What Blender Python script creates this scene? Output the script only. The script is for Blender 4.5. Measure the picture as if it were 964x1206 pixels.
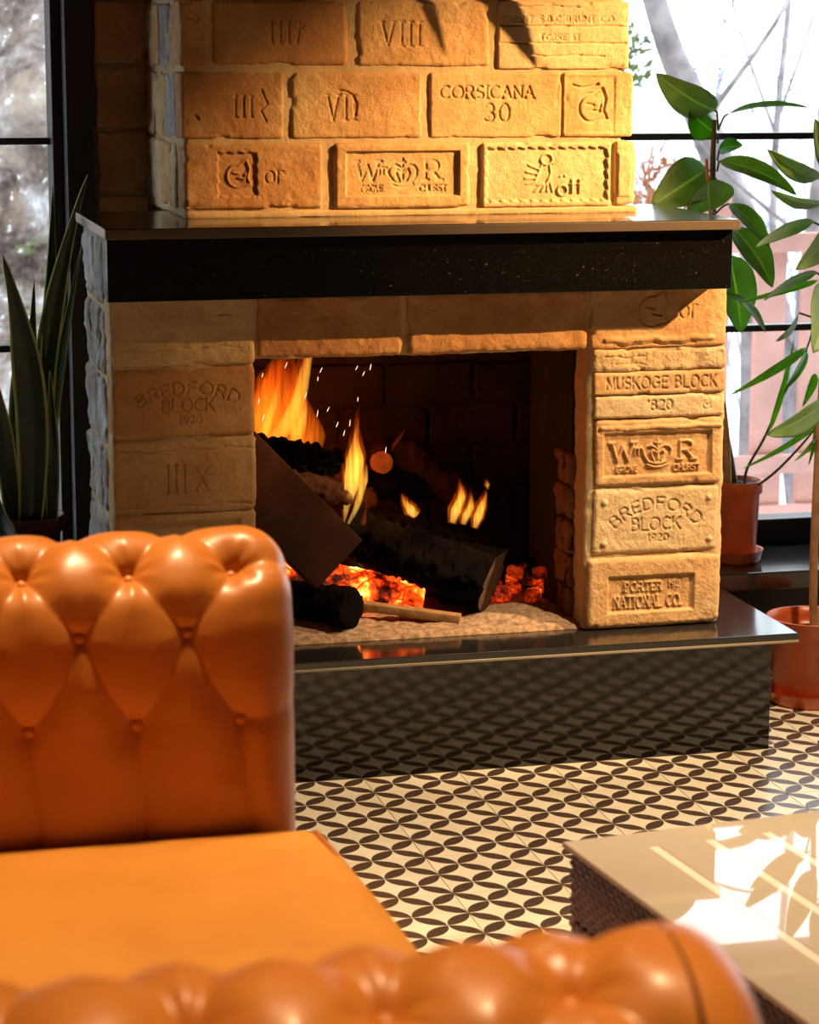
import bpy, bmesh, math, random
import numpy as np
from mathutils import Vector, Matrix

for o in list(bpy.data.objects):
    bpy.data.objects.remove(o)
SC = bpy.context.scene
COL = SC.collection

# ------------------------------------------------------------------ camera, world, lights
def look_matrix(loc, yaw, pitch, roll):
    f = Vector((math.sin(yaw)*math.cos(pitch), math.cos(yaw)*math.cos(pitch), -math.sin(pitch)))
    r = Vector((math.cos(yaw), -math.sin(yaw), 0))
    u = r.cross(f)
    r2 = math.cos(roll)*r + math.sin(roll)*u
    u2 = -math.sin(roll)*r + math.cos(roll)*u
    m = Matrix((r2, u2, -f)).transposed().to_4x4()
    m.translation = loc
    return m
cam_d = bpy.data.cameras.new('camera')
cam_d.lens = 85.0
cam_d.sensor_fit = 'VERTICAL'
cam_d.sensor_height = 36.0
cam_d.sensor_width = 36.0
cam_d.clip_start = 0.05
cam_d.clip_end = 200
cam_d.dof.use_dof = True
cam_d.dof.focus_distance = 4.15
cam_d.dof.aperture_fstop = 8.5
cam = bpy.data.objects.new('camera', cam_d)
COL.objects.link(cam)
cam.matrix_world = look_matrix(Vector((0, 0, 1.276)), math.radians(14.247), math.radians(10.972), math.radians(0.170))
SC.camera = cam

world = bpy.data.worlds.new('overcast_sky')
SC.world = world
world.use_nodes = True
bg = world.node_tree.nodes['Background']
bg.inputs['Color'].default_value = (0.86, 0.93, 1.0, 1)
bg.inputs['Strength'].default_value = 4.6

def lamp(name, kind, loc, energy, color, target=None, **kw):
    d = bpy.data.lights.new(name, kind)
    d.energy = energy
    d.color = color
    for k, v in kw.items():
        setattr(d, k, v)
    o = bpy.data.objects.new(name, d)
    COL.objects.link(o)
    o.location = loc
    if target is not None:
        o.rotation_euler = (Vector(target)-Vector(loc)).to_track_quat('-Z', 'Y').to_euler()
    return o
WARM = (1.0, 0.58, 0.22)
lamp('pendant_spot_chimney', 'SPOT', (3.00, 3.10, 1.90), 1150, WARM, (1.45, 4.15, 1.10), spot_size=math.radians(24.5), spot_blend=1.0, shadow_soft_size=0.012)
lamp('added_spot_pier', 'SPOT', (3.00, 3.06, 1.90), 470, (1.0, 0.67, 0.34), (1.58, 4.07, 0.50), spot_size=math.radians(21), spot_blend=1.0, shadow_soft_size=0.025)  # added spot, brightens the right pier below the chimney lamp's cone
lamp('ceiling_downlight_floor', 'SPOT', (1.85, 3.20, 2.62), 430, (1.0, 0.72, 0.42), (1.65, 3.10, 0), spot_size=math.radians(72), spot_blend=0.8, shadow_soft_size=0.05)
lamp('ceiling_downlight_sofa', 'SPOT', (0.46, 2.70, 2.62), 290, (1.0, 0.70, 0.38), (0.50, 2.35, 0.4), spot_size=math.radians(60), spot_blend=0.8, shadow_soft_size=0.10)
lamp('ceiling_downlight_near', 'SPOT', (0.56, 1.05, 2.62), 190, (1.0, 0.70, 0.38), (0.45, 1.15, 0.7), spot_size=math.radians(36), spot_blend=0.8, shadow_soft_size=0.09)
lamp('fire_glow_back', 'POINT', (0.92, 4.40, 0.60), 1.2, (1.0, 0.17, 0.025), shadow_soft_size=0.05)
lamp('fire_glow_front', 'POINT', (1.02, 4.26, 0.47), 0.35, (1.0, 0.30, 0.05), shadow_soft_size=0.04)

SC.view_settings.view_transform = 'Standard'
SC.view_settings.look = 'None'
SC.view_settings.gamma = 1.0
SC.view_settings.use_curve_mapping = False
SC.view_settings.exposure = 0.0

# ------------------------------------------------------------------ helpers
rng = np.random.default_rng(7)
PERM = np.random.default_rng(11).random((64, 64, 64)).astype(np.float32)

def noise3(P):
    P = np.asarray(P, dtype=np.float64)
    i = np.floor(P).astype(np.int64)
    f = P-i
    f = f*f*(3-2*f)
    i &= 63
    j = (i+1) & 63
    a, b, c = i[:, 0], i[:, 1], i[:, 2]
    d, e, g = j[:, 0], j[:, 1], j[:, 2]
    fx, fy, fz = f[:, 0], f[:, 1], f[:, 2]
    x00 = PERM[a, b, c]*(1-fx)+PERM[d, b, c]*fx
    x10 = PERM[a, e, c]*(1-fx)+PERM[d, e, c]*fx
    x01 = PERM[a, b, g]*(1-fx)+PERM[d, b, g]*fx
    x11 = PERM[a, e, g]*(1-fx)+PERM[d, e, g]*fx
    return ((x00*(1-fy)+x10*fy)*(1-fz)+(x01*(1-fy)+x11*fy)*fz)*2-1

def fbm(P, octs=4, gain=0.5):
    P = np.asarray(P, dtype=np.float64)
    r = 0
    a = 1.0
    t = 0
    for k in range(octs):
        r = r+a*noise3(P*2.0**k+13.7*k)
        t += a
        a *= gain
    return r/t

def tag(o, label=None, cat=None, group=None, kind=None):
    if label: o['label'] = label
    if cat: o['category'] = cat
    if group: o['group'] = group
    if kind: o['kind'] = kind
    return o

def empty(name, loc=(0, 0, 0), label=None, cat=None, group=None, kind=None, parent=None):
    o = bpy.data.objects.new(name, None)
    COL.objects.link(o)
    o.location = loc
    o.empty_display_size = 0.05
    if parent: o.parent = parent
    tag(o, label, cat, group, kind)
    return o

def link(name, me, mat=None, parent=None):
    o = bpy.data.objects.new(name, me)
    COL.objects.link(o)
    if mat is not None:
        for m in (mat if isinstance(mat, (list, tuple)) else [mat]):
            me.materials.append(m)
    if parent is not None:
        o.parent = parent
        # geometry is authored in world space: keep it there
        bpy_loc = world_of(parent)
        o.matrix_parent_inverse = bpy_loc.inverted()
    return o

def world_of(o):
    m = o.matrix_basis.copy()
    p = o.parent
    if p is None:
        return m
    return world_of(p) @ o.matrix_parent_inverse @ m

def mesh(name, V, F, mat=None, parent=None, smooth=True, uv=None):
    me = bpy.data.meshes.new(name)
    V = np.asarray(V, dtype=np.float64)
    if isinstance(F, np.ndarray):
        F = F.tolist()
    me.from_pydata(V.tolist(), [], F)
    if smooth:
        me.polygons.foreach_set('use_smooth', np.ones(len(me.polygons), dtype=bool))
    if uv is not None:
        l = me.uv_layers.new(name='UVMap')
        idx = np.zeros(len(me.loops), dtype=np.int32)
        me.loops.foreach_get('vertex_index', idx)
        l.data.foreach_set('uv', np.asarray(uv)[idx].astype(np.float32).ravel())
    me.update()
    return link(name, me, mat, parent)

def grid_faces(nu, nv, off=0, flip=False):
    i = np.arange(nu-1)[:, None]*nv+np.arange(nv-1)[None, :]
    i = i.ravel()+off
    q = np.stack([i, i+nv, i+nv+1, i+1], 1)
    return q[:, ::-1] if flip else q

def weld(V, F, tol=1e-6):
    key = np.round(V/tol).astype(np.int64)
    _, first, inv = np.unique(key, axis=0, return_index=True, return_inverse=True)
    inv = inv.ravel()
    V2 = V[first]
    F2 = [tuple(dict.fromkeys(int(inv[k]) for k in f)) for f in F]
    return V2, [f for f in F2 if len(f) > 2]

def rbox(lo, hi, n=(2, 2, 2), r=0.0, disp=None):
    """rounded box; n = segments per axis; disp(P, N) -> offset along N"""
    lo = np.array(lo, float)
    hi = np.array(hi, float)
    VV, FF = [], []
    off = 0
    def ax(k):
        # put two extra loops in the rounding so that flats stay flat
        a = np.linspace(lo[k], hi[k], n[k]+1)
        if r > 0 and (hi[k]-lo[k])/n[k] > r*0.6:
            e = np.array([0.3*r, r])
            a = np.unique(np.round(np.concatenate([a, lo[k]+e, hi[k]-e]), 7))
            a = a[(a >= lo[k]-1e-9) & (a <= hi[k]+1e-9)]
        return a
    A = [ax(0), ax(1), ax(2)]
    for k in range(3):
        u, v = (k+1) % 3, (k+2) % 3
        gu, gv = np.meshgrid(A[u], A[v], indexing='ij')
        for side in (0, 1):
            P = np.zeros((gu.size, 3))
            P[:, u] = gu.ravel()
            P[:, v] = gv.ravel()
            P[:, k] = (lo, hi)[side][k]
            VV.append(P)
            FF.append(grid_faces(len(A[u]), len(A[v]), off, flip=(side == 0)))
            off += len(P)
    V = np.concatenate(VV)
    F = np.concatenate(FF)
    V, F = weld(V, F.tolist())
    ilo, ihi = lo+r, hi-r
    c = np.clip(V, np.minimum(ilo, ihi), np.maximum(ilo, ihi))
    if r > 0:
        d = V-c
        L = np.linalg.norm(d, axis=1)[:, None]
        N = d/np.maximum(L, 1e-9)
        V = c+N*r
    else:
        d = (V-(lo+hi)/2)/((hi-lo)/2)
        N = np.where(np.abs(d) > 0.999, np.sign(d), 0)
        N = N/np.maximum(np.linalg.norm(N, axis=1)[:, None], 1e-9)
    if disp is not None:
        V = V+N*disp(V, N)[:, None]
    return V, F

def box(name, lo, hi, mat, parent=None, r=0.002, n=(1, 1, 1), disp=None, smooth=None):
    V, F = rbox(lo, hi, n, r, disp)
    if smooth is None: smooth = disp is not None
    return mesh(name, V, F, mat, parent, smooth)

def frames(P):
    P = np.asarray(P, float)
    T = np.gradient(P, axis=0)
    T /= np.linalg.norm(T, axis=1)[:, None]
    N = np.zeros_like(P)
    ref = np.array([0, -1.0, 0]) if abs(T[0] @ np.array([0, -1.0, 0])) < 0.9 else np.array([1.0, 0, 0])
    for i in range(len(P)):
        ref = ref-(ref @ T[i])*T[i]
        ref /= np.linalg.norm(ref)
        N[i] = ref
    return T, N, np.cross(T, N)

def spline(pts, n):
    pts = np.asarray(pts, float)
    m = len(pts)
    out = []
    ext = np.vstack([2*pts[0]-pts[1], pts, 2*pts[-1]-pts[-2]])
    for t in np.linspace(0, m-1-1e-9, n):
        i = int(t)
        f = t-i
        a, b, c, d = ext[i:i+4]
        out.append(0.5*(2*b+(c-a)*f+(2*a-5*b+4*c-d)*f*f+(3*b-a-3*c+d)*f**3))
    return np.array(out)

def tube_geo(P, R, k=10, flat=1.0, cap=True):
    P = np.asarray(P, float)
    R = np.broadcast_to(np.asarray(R, float), (len(P),))
    T, N, B = frames(P)
    a = np.linspace(0, 2*np.pi, k, endpoint=False)
    V = P[:, None, :]+R[:, None, None]*(np.cos(a)[None, :, None]*N[:, None, :]*flat+np.sin(a)[None, :, None]*B[:, None, :])
    V = V.reshape(-1, 3)
    F = []
    n = len(P)
    for i in range(n-1):
        for j in range(k):
            F.append((i*k+j, i*k+(j+1) % k, (i+1)*k+(j+1) % k, (i+1)*k+j))
    if cap:
        F.append(tuple(range(k))[::-1])
        F.append(tuple((n-1)*k+j for j in range(k)))
    return V, F

def tube(name, P, R, mat, parent=None, k=10, n=None, flat=1.0):
    if n:
        m = len(P)
        P2 = spline(P, n)
        if np.ndim(R):
            R = np.interp(np.linspace(0, m-1, n), np.arange(m), R)
        P = P2
    V, F = tube_geo(P, R, k, flat)
    return mesh(name, V, F, mat, parent)

def lathe(name, prof, center, mat, parent=None, k=40, disp=None):
    prof = np.asarray(prof, float)
    a = np.linspace(0, 2*np.pi, k, endpoint=False)
    rr = prof[:, 0][:, None]*np.ones(k)[None, :]
    zz = prof[:, 1][:, None]*np.ones(k)[None, :]
    if disp is not None:
        rr = rr+disp(a[None, :]*np.ones_like(rr), zz)
    V = np.stack([center[0]+rr*np.cos(a), center[1]+rr*np.sin(a), center[2]+zz], -1).reshape(-1, 3)
    F = []
    for i in range(len(prof)-1):
        for j in range(k):
            F.append((i*k+j, i*k+(j+1) % k, (i+1)*k+(j+1) % k, (i+1)*k+j))
    if prof[0, 0] > 1e-6: F.append(tuple(range(k))[::-1])
    if prof[-1, 0] > 1e-6: F.append(tuple((len(prof)-1)*k+j for j in range(k)))
    V, F = weld(V, F)
    return mesh(name, V, F, mat, parent)

# ------------------------------------------------------------------ materials
def new_mat(name):
    m = bpy.data.materials.new(name)
    m.use_nodes = True
    nt = m.node_tree
    b = nt.nodes['Principled BSDF']
    return m, nt, b

class NT:
    def __init__(s, nt): s.nt = nt
    def n(s, t, **kw):
        x = s.nt.nodes.new(t)
        for k, v in kw.items():
            if k in x.inputs.keys() if isinstance(k, str) else False:
                x.inputs[k].default_value = v
            else:
                setattr(x, k, v)
        return x
    def l(s, a, b): s.nt.links.new(a, b)
    def math(s, op, a, b=None, c=None):
        x = s.nt.nodes.new('ShaderNodeMath')
        x.operation = op
        for i, v in enumerate((a, b, c)):
            if v is None: continue
            if hasattr(v, 'is_output'): s.l(v, x.inputs[i])
            else: x.inputs[i].default_value = v
        return x.outputs[0]
    def ramp(s, fac, stops, interp='LINEAR'):
        x = s.nt.nodes.new('ShaderNodeValToRGB')
        x.color_ramp.interpolation = interp
        e = x.color_ramp.elements
        while len(e) < len(stops): e.new(0.5)
        for i, (p, c) in enumerate(stops):
            e[i].position = p
            e[i].color = (*c, 1) if len(c) == 3 else c
        s.l(fac, x.inputs[0])
        return x.outputs[0]
    def noise(s, vec, scale, detail=4, rough=0.55):
        x = s.nt.nodes.new('ShaderNodeTexNoise')
        x.inputs['Scale'].default_value = scale
        x.inputs['Detail'].default_value = detail
        x.inputs['Roughness'].default_value = rough
        s.l(vec, x.inputs['Vector'])
        return x.outputs['Fac']
    def coord(s, which='Object'):
        return s.nt.nodes.new('ShaderNodeTexCoord').outputs[which]
    def mix(s, fac, a, b, blend='MIX'):
        x = s.nt.nodes.new('ShaderNodeMix')
        x.data_type = 'RGBA'
        x.blend_type = blend
        for sock, v in ((x.inputs[0], fac), (x.inputs[6], a), (x.inputs[7], b)):
            if hasattr(v, 'is_output'): s.l(v, sock)
            else: sock.default_value = v if not isinstance(v, tuple) else ((*v, 1) if len(v) == 3 else v)
        return x.outputs[2]
    def bump(s, h, strength, dist, normal_in=None):
        x = s.nt.nodes.new('ShaderNodeBump')
        x.inputs['Strength'].default_value = strength
        x.inputs['Distance'].default_value = dist
        s.l(h, x.inputs['Height'])
        return x.outputs[0]

def simple(name, col, rough=0.5, metal=0.0, spec=0.5, var=0.0, scale=20, bump=0.0, bscale=200, coat=0.0):
    m, nt, b = new_mat(name)
    N = NT(nt)
    b.inputs['Base Color'].default_value = (*col, 1)
    b.inputs['Roughness'].default_value = rough
    b.inputs['Metallic'].default_value = metal
    b.inputs['Specular IOR Level'].default_value = spec
    b.inputs['Coat Weight'].default_value = coat
    c = N.coord('Object')
    if var > 0:
        f = N.noise(c, scale, 5)
        N.l(N.ramp(f, [(0.3, tuple(v*(1-var) for v in col)), (0.7, tuple(min(1, v*(1+var)) for v in col))]), b.inputs['Base Color'])
    if bump > 0:
        N.l(N.bump(N.noise(c, bscale, 4), bump, 0.002), b.inputs['Normal'])
    return m

def brick_mat(name, c0, c1, c2, bump=0.9):
    m, nt, b = new_mat(name)
    N = NT(nt)
    c = N.coord('Object')
    big = N.noise(c, 7, 4, 0.6)
    mid = N.noise(c, 38, 5, 0.65)
    fine = N.noise(c, 420, 3, 0.6)
    col = N.ramp(big, [(0.30, c0), (0.52, c1), (0.72, c2)])
    col = N.mix(N.math('MULTIPLY', N.ramp(mid, [(0.35, (1, 1, 1)), (0.6, (0, 0, 0))]), 0.35), col, tuple(v*0.72 for v in c0))
    col = N.mix(N.ramp(fine, [(0.62, (0, 0, 0)), (0.72, (0.35, 0.35, 0.35))]), col, tuple(v*0.45 for v in c0))
    N.l(col, b.inputs['Base Color'])
    b.inputs['Roughness'].default_value = 0.86
    b.inputs['Specular IOR Level'].default_value = 0.25
    h = N.math('ADD', N.math('MULTIPLY', N.noise(c, 110, 6, 0.75), 1.1), N.math('MULTIPLY', fine, 0.3))
    N.l(N.bump(h, bump, 0.003), b.inputs['Normal'])
    return m

M = {}
M['brick'] = brick_mat('sandy_brick', (0.46, 0.235, 0.10), (0.58, 0.35, 0.16), (0.62, 0.43, 0.23))
M['brick_red'] = brick_mat('orange_brick', (0.40, 0.18, 0.075), (0.52, 0.27, 0.11), (0.58, 0.37, 0.19))
M['brick_pale'] = brick_mat('pale_brick', (0.52, 0.34, 0.18), (0.60, 0.43, 0.24), (0.66, 0.50, 0.30))
M['mortar'] = brick_mat('sandy_mortar', (0.46, 0.31, 0.16), (0.55, 0.38, 0.21), (0.60, 0.45, 0.27), 0.8)
M['side_mortar'] = brick_mat('grey_side_mortar', (0.22, 0.19, 0.17), (0.40, 0.37, 0.34), (0.60, 0.58, 0.56), 1.0)
M['soot'] = brick_mat('sooty_brick', (0.014, 0.010, 0.008), (0.026, 0.016, 0.012), (0.05, 0.03, 0.02), 0.8)
M['soot_red'] = brick_mat('firebox_red_brick', (0.16, 0.07, 0.045), (0.22, 0.09, 0.06), (0.30, 0.17, 0.12), 0.8)
M['black'] = simple('black_paint', (0.012, 0.011, 0.011), 0.45)
M['frame'] = simple('dark_metal_frame', (0.016, 0.018, 0.022), 0.38)

def granite(name, base, spec, rough):
    m, nt, b = new_mat(name)
    N = NT(nt)
    c = N.coord('Object')
    f = N.noise(c, 520, 3, 0.7)
    g = N.noise(c, 130, 3, 0.7)
    col = N.mix(N.ramp(f, [(0.60, (0, 0, 0)), (0.72, (0.8, 0.8, 0.8))]), base, (0.10, 0.085, 0.07))
    col = N.mix(N.ramp(g, [(0.66, (0, 0, 0)), (0.74, (0.5, 0.5, 0.5))]), col, (0.16, 0.14, 0.12))
    N.l(col, b.inputs['Base Color'])
    b.inputs['Roughness'].default_value = rough
    b.inputs['Specular IOR Level'].default_value = spec
    return m
M['granite'] = granite('polished_black_granite', (0.003, 0.0028, 0.0028), 0.9, 0.07)
M['granite_top'] = granite('black_granite_slab', (0.014, 0.013, 0.013), 0.9, 0.12)
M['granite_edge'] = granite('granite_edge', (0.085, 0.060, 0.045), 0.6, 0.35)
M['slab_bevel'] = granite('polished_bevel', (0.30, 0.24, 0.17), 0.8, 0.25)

TILE = 0.1735
def tile_mat():
    m, nt, b = new_mat('petal_tile')
    N = NT(nt)
    c = N.coord('Object')
    sp = nt.nodes.new('ShaderNodeSeparateXYZ')
    N.l(c, sp.inputs[0])
    u = N.math('ADD', N.math('DIVIDE', sp.outputs[0], TILE), 0.5)
    v = N.math('ADD', N.math('DIVIDE', sp.outputs[1], TILE), 0.5)
    p = N.math('MULTIPLY', N.math('ADD', u, v), 2.0)
    q = N.math('MULTIPLY', N.math('SUBTRACT', u, v), 2.0)
    a = N.math('ABSOLUTE', N.math('SUBTRACT', N.math('FRACT', N.math('ADD', p, 40.0)), 0.5))
    d = N.math('ABSOLUTE', N.math('SUBTRACT', N.math('FRACT', N.math('ADD', q, 40.0)), 0.5))
    mx = N.math('MAXIMUM', a, d)
    mn = N.math('MINIMUM', a, d)
    t = N.math('SUBTRACT', 1.0, mx)
    dist = N.math('ADD', N.math('MULTIPLY', t, t), N.math('MULTIPLY', mn, mn))
    wob = N.math('MULTIPLY', N.math('SUBTRACT', N.noise(c, 90, 2), 0.5), 0.012)
    fac = N.ramp(N.math('ADD', N.math('ADD', dist, wob), 0.0), [(0.482, (1, 1, 1)), (0.496, (0, 0, 0))])
    n1 = N.noise(c, 9, 4)
    cream = N.ramp(n1, [(0.3, (0.66, 0.57, 0.43)), (0.7, (0.78, 0.71, 0.56))])
    dark = N.ramp(N.noise(c, 60, 4), [(0.3, (0.050, 0.030, 0.022)), (0.7, (0.085, 0.052, 0.036))])
    N.l(N.mix(fac, cream, dark), b.inputs['Base Color'])
    b.inputs['Roughness'].default_value = 0.30
    b.inputs['Specular IOR Level'].default_value = 0.45
    return m
M['tile'] = tile_mat()
M['grout'] = simple('grout', (0.42, 0.30, 0.22), 0.9, var=0.2, scale=30)

def leather(name, col, dark):
    m, nt, b = new_mat(name)
    N = NT(nt)
    c = N.coord('Object')
    f = N.noise(c, 9, 5, 0.6)
    N.l(N.ramp(f, [(0.3, dark), (0.65, col)]), b.inputs['Base Color'])
    b.inputs['Roughness'].default_value = 0.40
    b.inputs['Specular IOR Level'].default_value = 0.45
    b.inputs['Coat Weight'].default_value = 0.22
    b.inputs['Coat Roughness'].default_value = 0.22
    vo = nt.nodes.new('ShaderNodeTexVoronoi')
    vo.inputs['Scale'].default_value = 900
    N.l(c, vo.inputs['Vector'])
    st = nt.nodes.new('ShaderNodeMapping')
    st.inputs['Scale'].default_value = (6, 60, 20)
    N.l(c, st.inputs[0])
    h = N.math('ADD', N.math('MULTIPLY', vo.outputs['Distance'], 0.4), N.math('MULTIPLY', N.noise(st.outputs[0], 3, 4), 0.8))
    N.l(N.bump(h, 0.10, 0.002), b.inputs['Normal'])
    return m
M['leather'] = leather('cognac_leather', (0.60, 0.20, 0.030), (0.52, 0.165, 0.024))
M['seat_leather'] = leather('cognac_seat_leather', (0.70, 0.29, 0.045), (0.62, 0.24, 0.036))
M['piping'] = simple('dark_leather_piping', (0.42, 0.13, 0.025), 0.4)
M['dark_wood'] = simple('dark_wood', (0.05, 0.025, 0.012), 0.4)

def leaf_mat(name, top, rib, edge=None, rough=0.28, trans=0.25, band=False):
    m, nt, b = new_mat(name)
    N = NT(nt)
    uv = N.coord('UV')
    sp = nt.nodes.new('ShaderNodeSeparateXYZ')
    N.l(uv, sp.inputs[0])
    d = N.math('ABSOLUTE', N.math('SUBTRACT', sp.outputs[0], 0.5))
    ob = N.coord('Object')
    col = N.ramp(N.noise(ob, 14, 4), [(0.3, tuple(v*0.8 for v in top)), (0.7, tuple(v*1.2 for v in top))])
    if band:
        mp = nt.nodes.new('ShaderNodeMapping')
        mp.inputs['Scale'].default_value = (8, 8, 90)
        N.l(ob, mp.inputs[0])
        col = N.mix(N.math('MULTIPLY', N.ramp(N.noise(mp.outputs[0], 1.5, 4), [(0.45, (0, 0, 0)), (0.6, (1, 1, 1))]), 0.7), col, tuple(v*1.5 for v in top))
    if rib:
        col = N.mix(N.ramp(d, [(0.012, (1, 1, 1)), (0.035, (0, 0, 0))]), col, rib)
    if edge:
        col = N.mix(N.ramp(d, [(0.40, (0, 0, 0)), (0.44, (1, 1, 1))]), col, edge)
    N.l(col, b.inputs['Base Color'])
    b.inputs['Roughness'].default_value = rough
    out = nt.nodes['Material Output']
    tr = nt.nodes.new('ShaderNodeBsdfTranslucent')
    br = N.mix(1.0, col, (2.6, 3.0, 1.1), 'MULTIPLY')
    N.l(br, tr.inputs['Color'])
    ms = nt.nodes.new('ShaderNodeMixShader')
    ms.inputs[0].default_value = trans
    N.l(b.outputs[0], ms.inputs[1])
    N.l(tr.outputs[0], ms.inputs[2])
    N.l(ms.outputs[0], out.inputs['Surface'])
    return m
M['ficus'] = leaf_mat('rubber_leaf', (0.040, 0.115, 0.024), (0.17, 0.27, 0.07), trans=0.52)
M['ficus_under'] = leaf_mat('rubber_leaf_underside', (0.17, 0.24, 0.13), (0.28, 0.33, 0.18), rough=0.5, trans=0.50)
M['lance'] = leaf_mat('lance_leaf', (0.12, 0.26, 0.035), None, trans=0.4)
M['snake'] = leaf_mat('snake_leaf', (0.012, 0.028, 0.010), None, (0.42, 0.40, 0.10), trans=0.08, band=True)
M['stem'] = simple('green_stem', (0.06, 0.075, 0.03), 0.5, var=0.3)
M['bark'] = simple('brown_stem', (0.36, 0.19, 0.08), 0.7, var=0.35, scale=40, bump=0.6, bscale=120)
M['terracotta'] = simple('terracotta_plastic', (0.60, 0.12, 0.032), 0.34, var=0.12, scale=30)
M['brown_pot'] = simple('brown_pot', (0.075, 0.022, 0.018), 0.4)
M['soil'] = simple('soil', (0.035, 0.025, 0.018), 0.95, var=0.7, scale=160, bump=1.0, bscale=200)
M['stick'] = simple('orange_stick', (0.62, 0.22, 0.05), 0.6)

# ------------------------------------------------------------------ stroke lettering pressed into bricks
def arc(cx, cy, rx, ry, a0, a1, n=10):
    t = np.radians(np.linspace(a0, a1, n))
    return [(cx+rx*math.cos(k), cy+ry*math.sin(k)) for k in t]
GL = {
 'A': ([[(0, 0), (.38, 1), (.76, 0)], [(.14, .36), (.62, .36)]], .76),
 'B': ([[(0, 0), (0, 1), (.32, 1)]+arc(.32, .76, .24, .24, 90, -90)+[(0, .52)], [(.32, .52)]+arc(.34, .26, .30, .26, 90, -90)+[(0, 0)]], .64),
 'C': ([arc(.42, .5, .42, .5, 50, 310, 16)], .72),
 'D': ([[(0, 0), (0, 1), (.24, 1)]+arc(.26, .5, .46, .5, 90, -90, 14)+[(0, 0)]], .72),
 'E': ([[(.55, 0), (0, 0), (0, 1), (.55, 1)], [(0, .52), (.46, .52)]], .55),
 'F': ([[(0, 0), (0, 1), (.55, 1)], [(0, .52), (.46, .52)]], .55),
 'G': ([arc(.42, .5, .42, .5, 50, 345, 16)+[(.82, .46), (.5, .46)]], .82),
 'H': ([[(0, 0), (0, 1)], [(.66, 0), (.66, 1)], [(0, .52), (.66, .52)]], .66),
 'I': ([[(.06, 0), (.06, 1)]], .12),
 'K': ([[(0, 0), (0, 1)], [(.62, 1), (0, .42)], [(.22, .6), (.66, 0)]], .66),
 'L': ([[(0, 1), (0, 0), (.55, 0)]], .55),
 'M': ([[(0, 0), (.06, 1), (.42, .2), (.78, 1), (.84, 0)]], .84),
 'N': ([[(0, 0), (0, 1), (.66, 0), (.66, 1)]], .66),
 'O': ([arc(.45, .5, .45, .5, 0, 360, 22)], .90),
 'P': ([[(0, 0), (0, 1), (.32, 1)]+arc(.32, .73, .28, .27, 90, -90)+[(0, .46)]], .60),
 'R': ([[(0, 0), (0, 1), (.32, 1)]+arc(.32, .75, .26, .25, 90, -90)+[(0, .5)], [(.30, .5), (.64, 0)]], .64),
 'S': ([arc(.29, .74, .28, .26, 40, 270, 10)+arc(.29, .25, .29, .25, 90, -140, 10)], .58),
 'T': ([[(.34, 0), (.34, 1)], [(0, 1), (.68, 1)]], .68),
 'U': ([[(0, 1), (0, .35)]+arc(.32, .33, .32, .33, 180, 360)+[(.64, .35), (.64, 1)]], .64),
 'V': ([[(0, 1), (.36, 0), (.72, 1)]], .72),
 'W': ([[(0, 1), (.26, 0), (.5, .8), (.74, 0), (1.0, 1)]], 1.0),
 'X': ([[(0, 0), (.66, 1)], [(0, 1), (.66, 0)]], .66),
 'Y': ([[(0, 1), (.34, .5), (.68, 1)], [(.34, .5), (.34, 0)]], .68),
 '0': ([arc(.3, .5, .3, .5, 0, 360, 18)], .60),
 '1': ([[(.0, .78), (.16, 1), (.16, 0)]], .22),
 '2': ([arc(.28, .72, .28, .28, 170, -30, 10)+[(0, 0), (.58, 0)]], .58),
 '3': ([arc(.27, .75, .26, .25, 150, -90, 10)+arc(.27, .26, .30, .26, 90, -150, 10)], .58),
 '8': ([arc(.3, .75, .24, .25, 0, 360, 14), arc(.3, .26, .3, .26, 0, 360, 14)], .60),
 '9': ([arc(.3, .7, .28, .3, 0, 360, 14), [(.58, .7), (.5, .25), (.25, 0)]], .60),
 'm': ([[(0, 0), (0, .62)], [(0, .5)]+arc(.19, .45, .17, .16, 150, 0, 6)+[(.36, 0)], [(.36, .5)]+arc(.55, .45, .17, .16, 150, 0, 6)+[(.72, 0)]], .72),
 'o': ([arc(.27, .3, .27, .31, 0, 360, 14)], .54),
 'r': ([[(0, 0), (0, .62)], [(0, .42)]+arc(.22, .42, .2, .18, 160, 50, 6)], .40),
 't': ([[(.16, .95), (.16, 0)], [(0, .62), (.36, .62)]], .36),
 'u': ([[(0, .62), (0, .2)]+arc(.24, .22, .24, .22, 180, 360, 8)+[(.48, .62)]], .48),
 '.': ([[(.0, .0), (.05, .05)]], .08),
 "'": ([[(.0, 1), (.05, .8)]], .08),
 ' ': ([], .36),
}
def text_lines(s, cx, cz, h, width=None, serif=False, gap=0.22, arc_r=None):
    adv = [GL[ch][1] for ch in s]
    total = sum(adv)+gap*(len(s)-1)
    sx = h if width is None else width/total
    out = []
    x = -total/2
    for ch, a in zip(s, adv):
        polys = [list(p) for p in GL[ch][0]]
        if serif:
            for p in list(polys):
                for e in (p[0], p[-1]):
                    if e[1] in (0, 1, .62) and ch not in 'COSG0':
                        polys.append([(e[0]-.13, e[1]), (e[0]+.13, e[1])])
        for p in polys:
            q = []
            for (px, pz) in p:
                if arc_r is None:
                    q.append((cx+(x+px)*sx, cz+(pz-.5)*h))
                else:
                    mid = (x+a/2)*sx
                    th = mid/arc_r
                    lx, lz = (px-a/2)*sx, (pz-.5)*h
                    ox, oz = arc_r*math.sin(th), arc_r*math.cos(th)-arc_r
                    q.append((cx+ox+lx*math.cos(th)+lz*math.sin(th), cz+oz-lx*math.sin(th)+lz*math.cos(th)))
            out.append(q)
        x += a+gap
    return out

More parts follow.
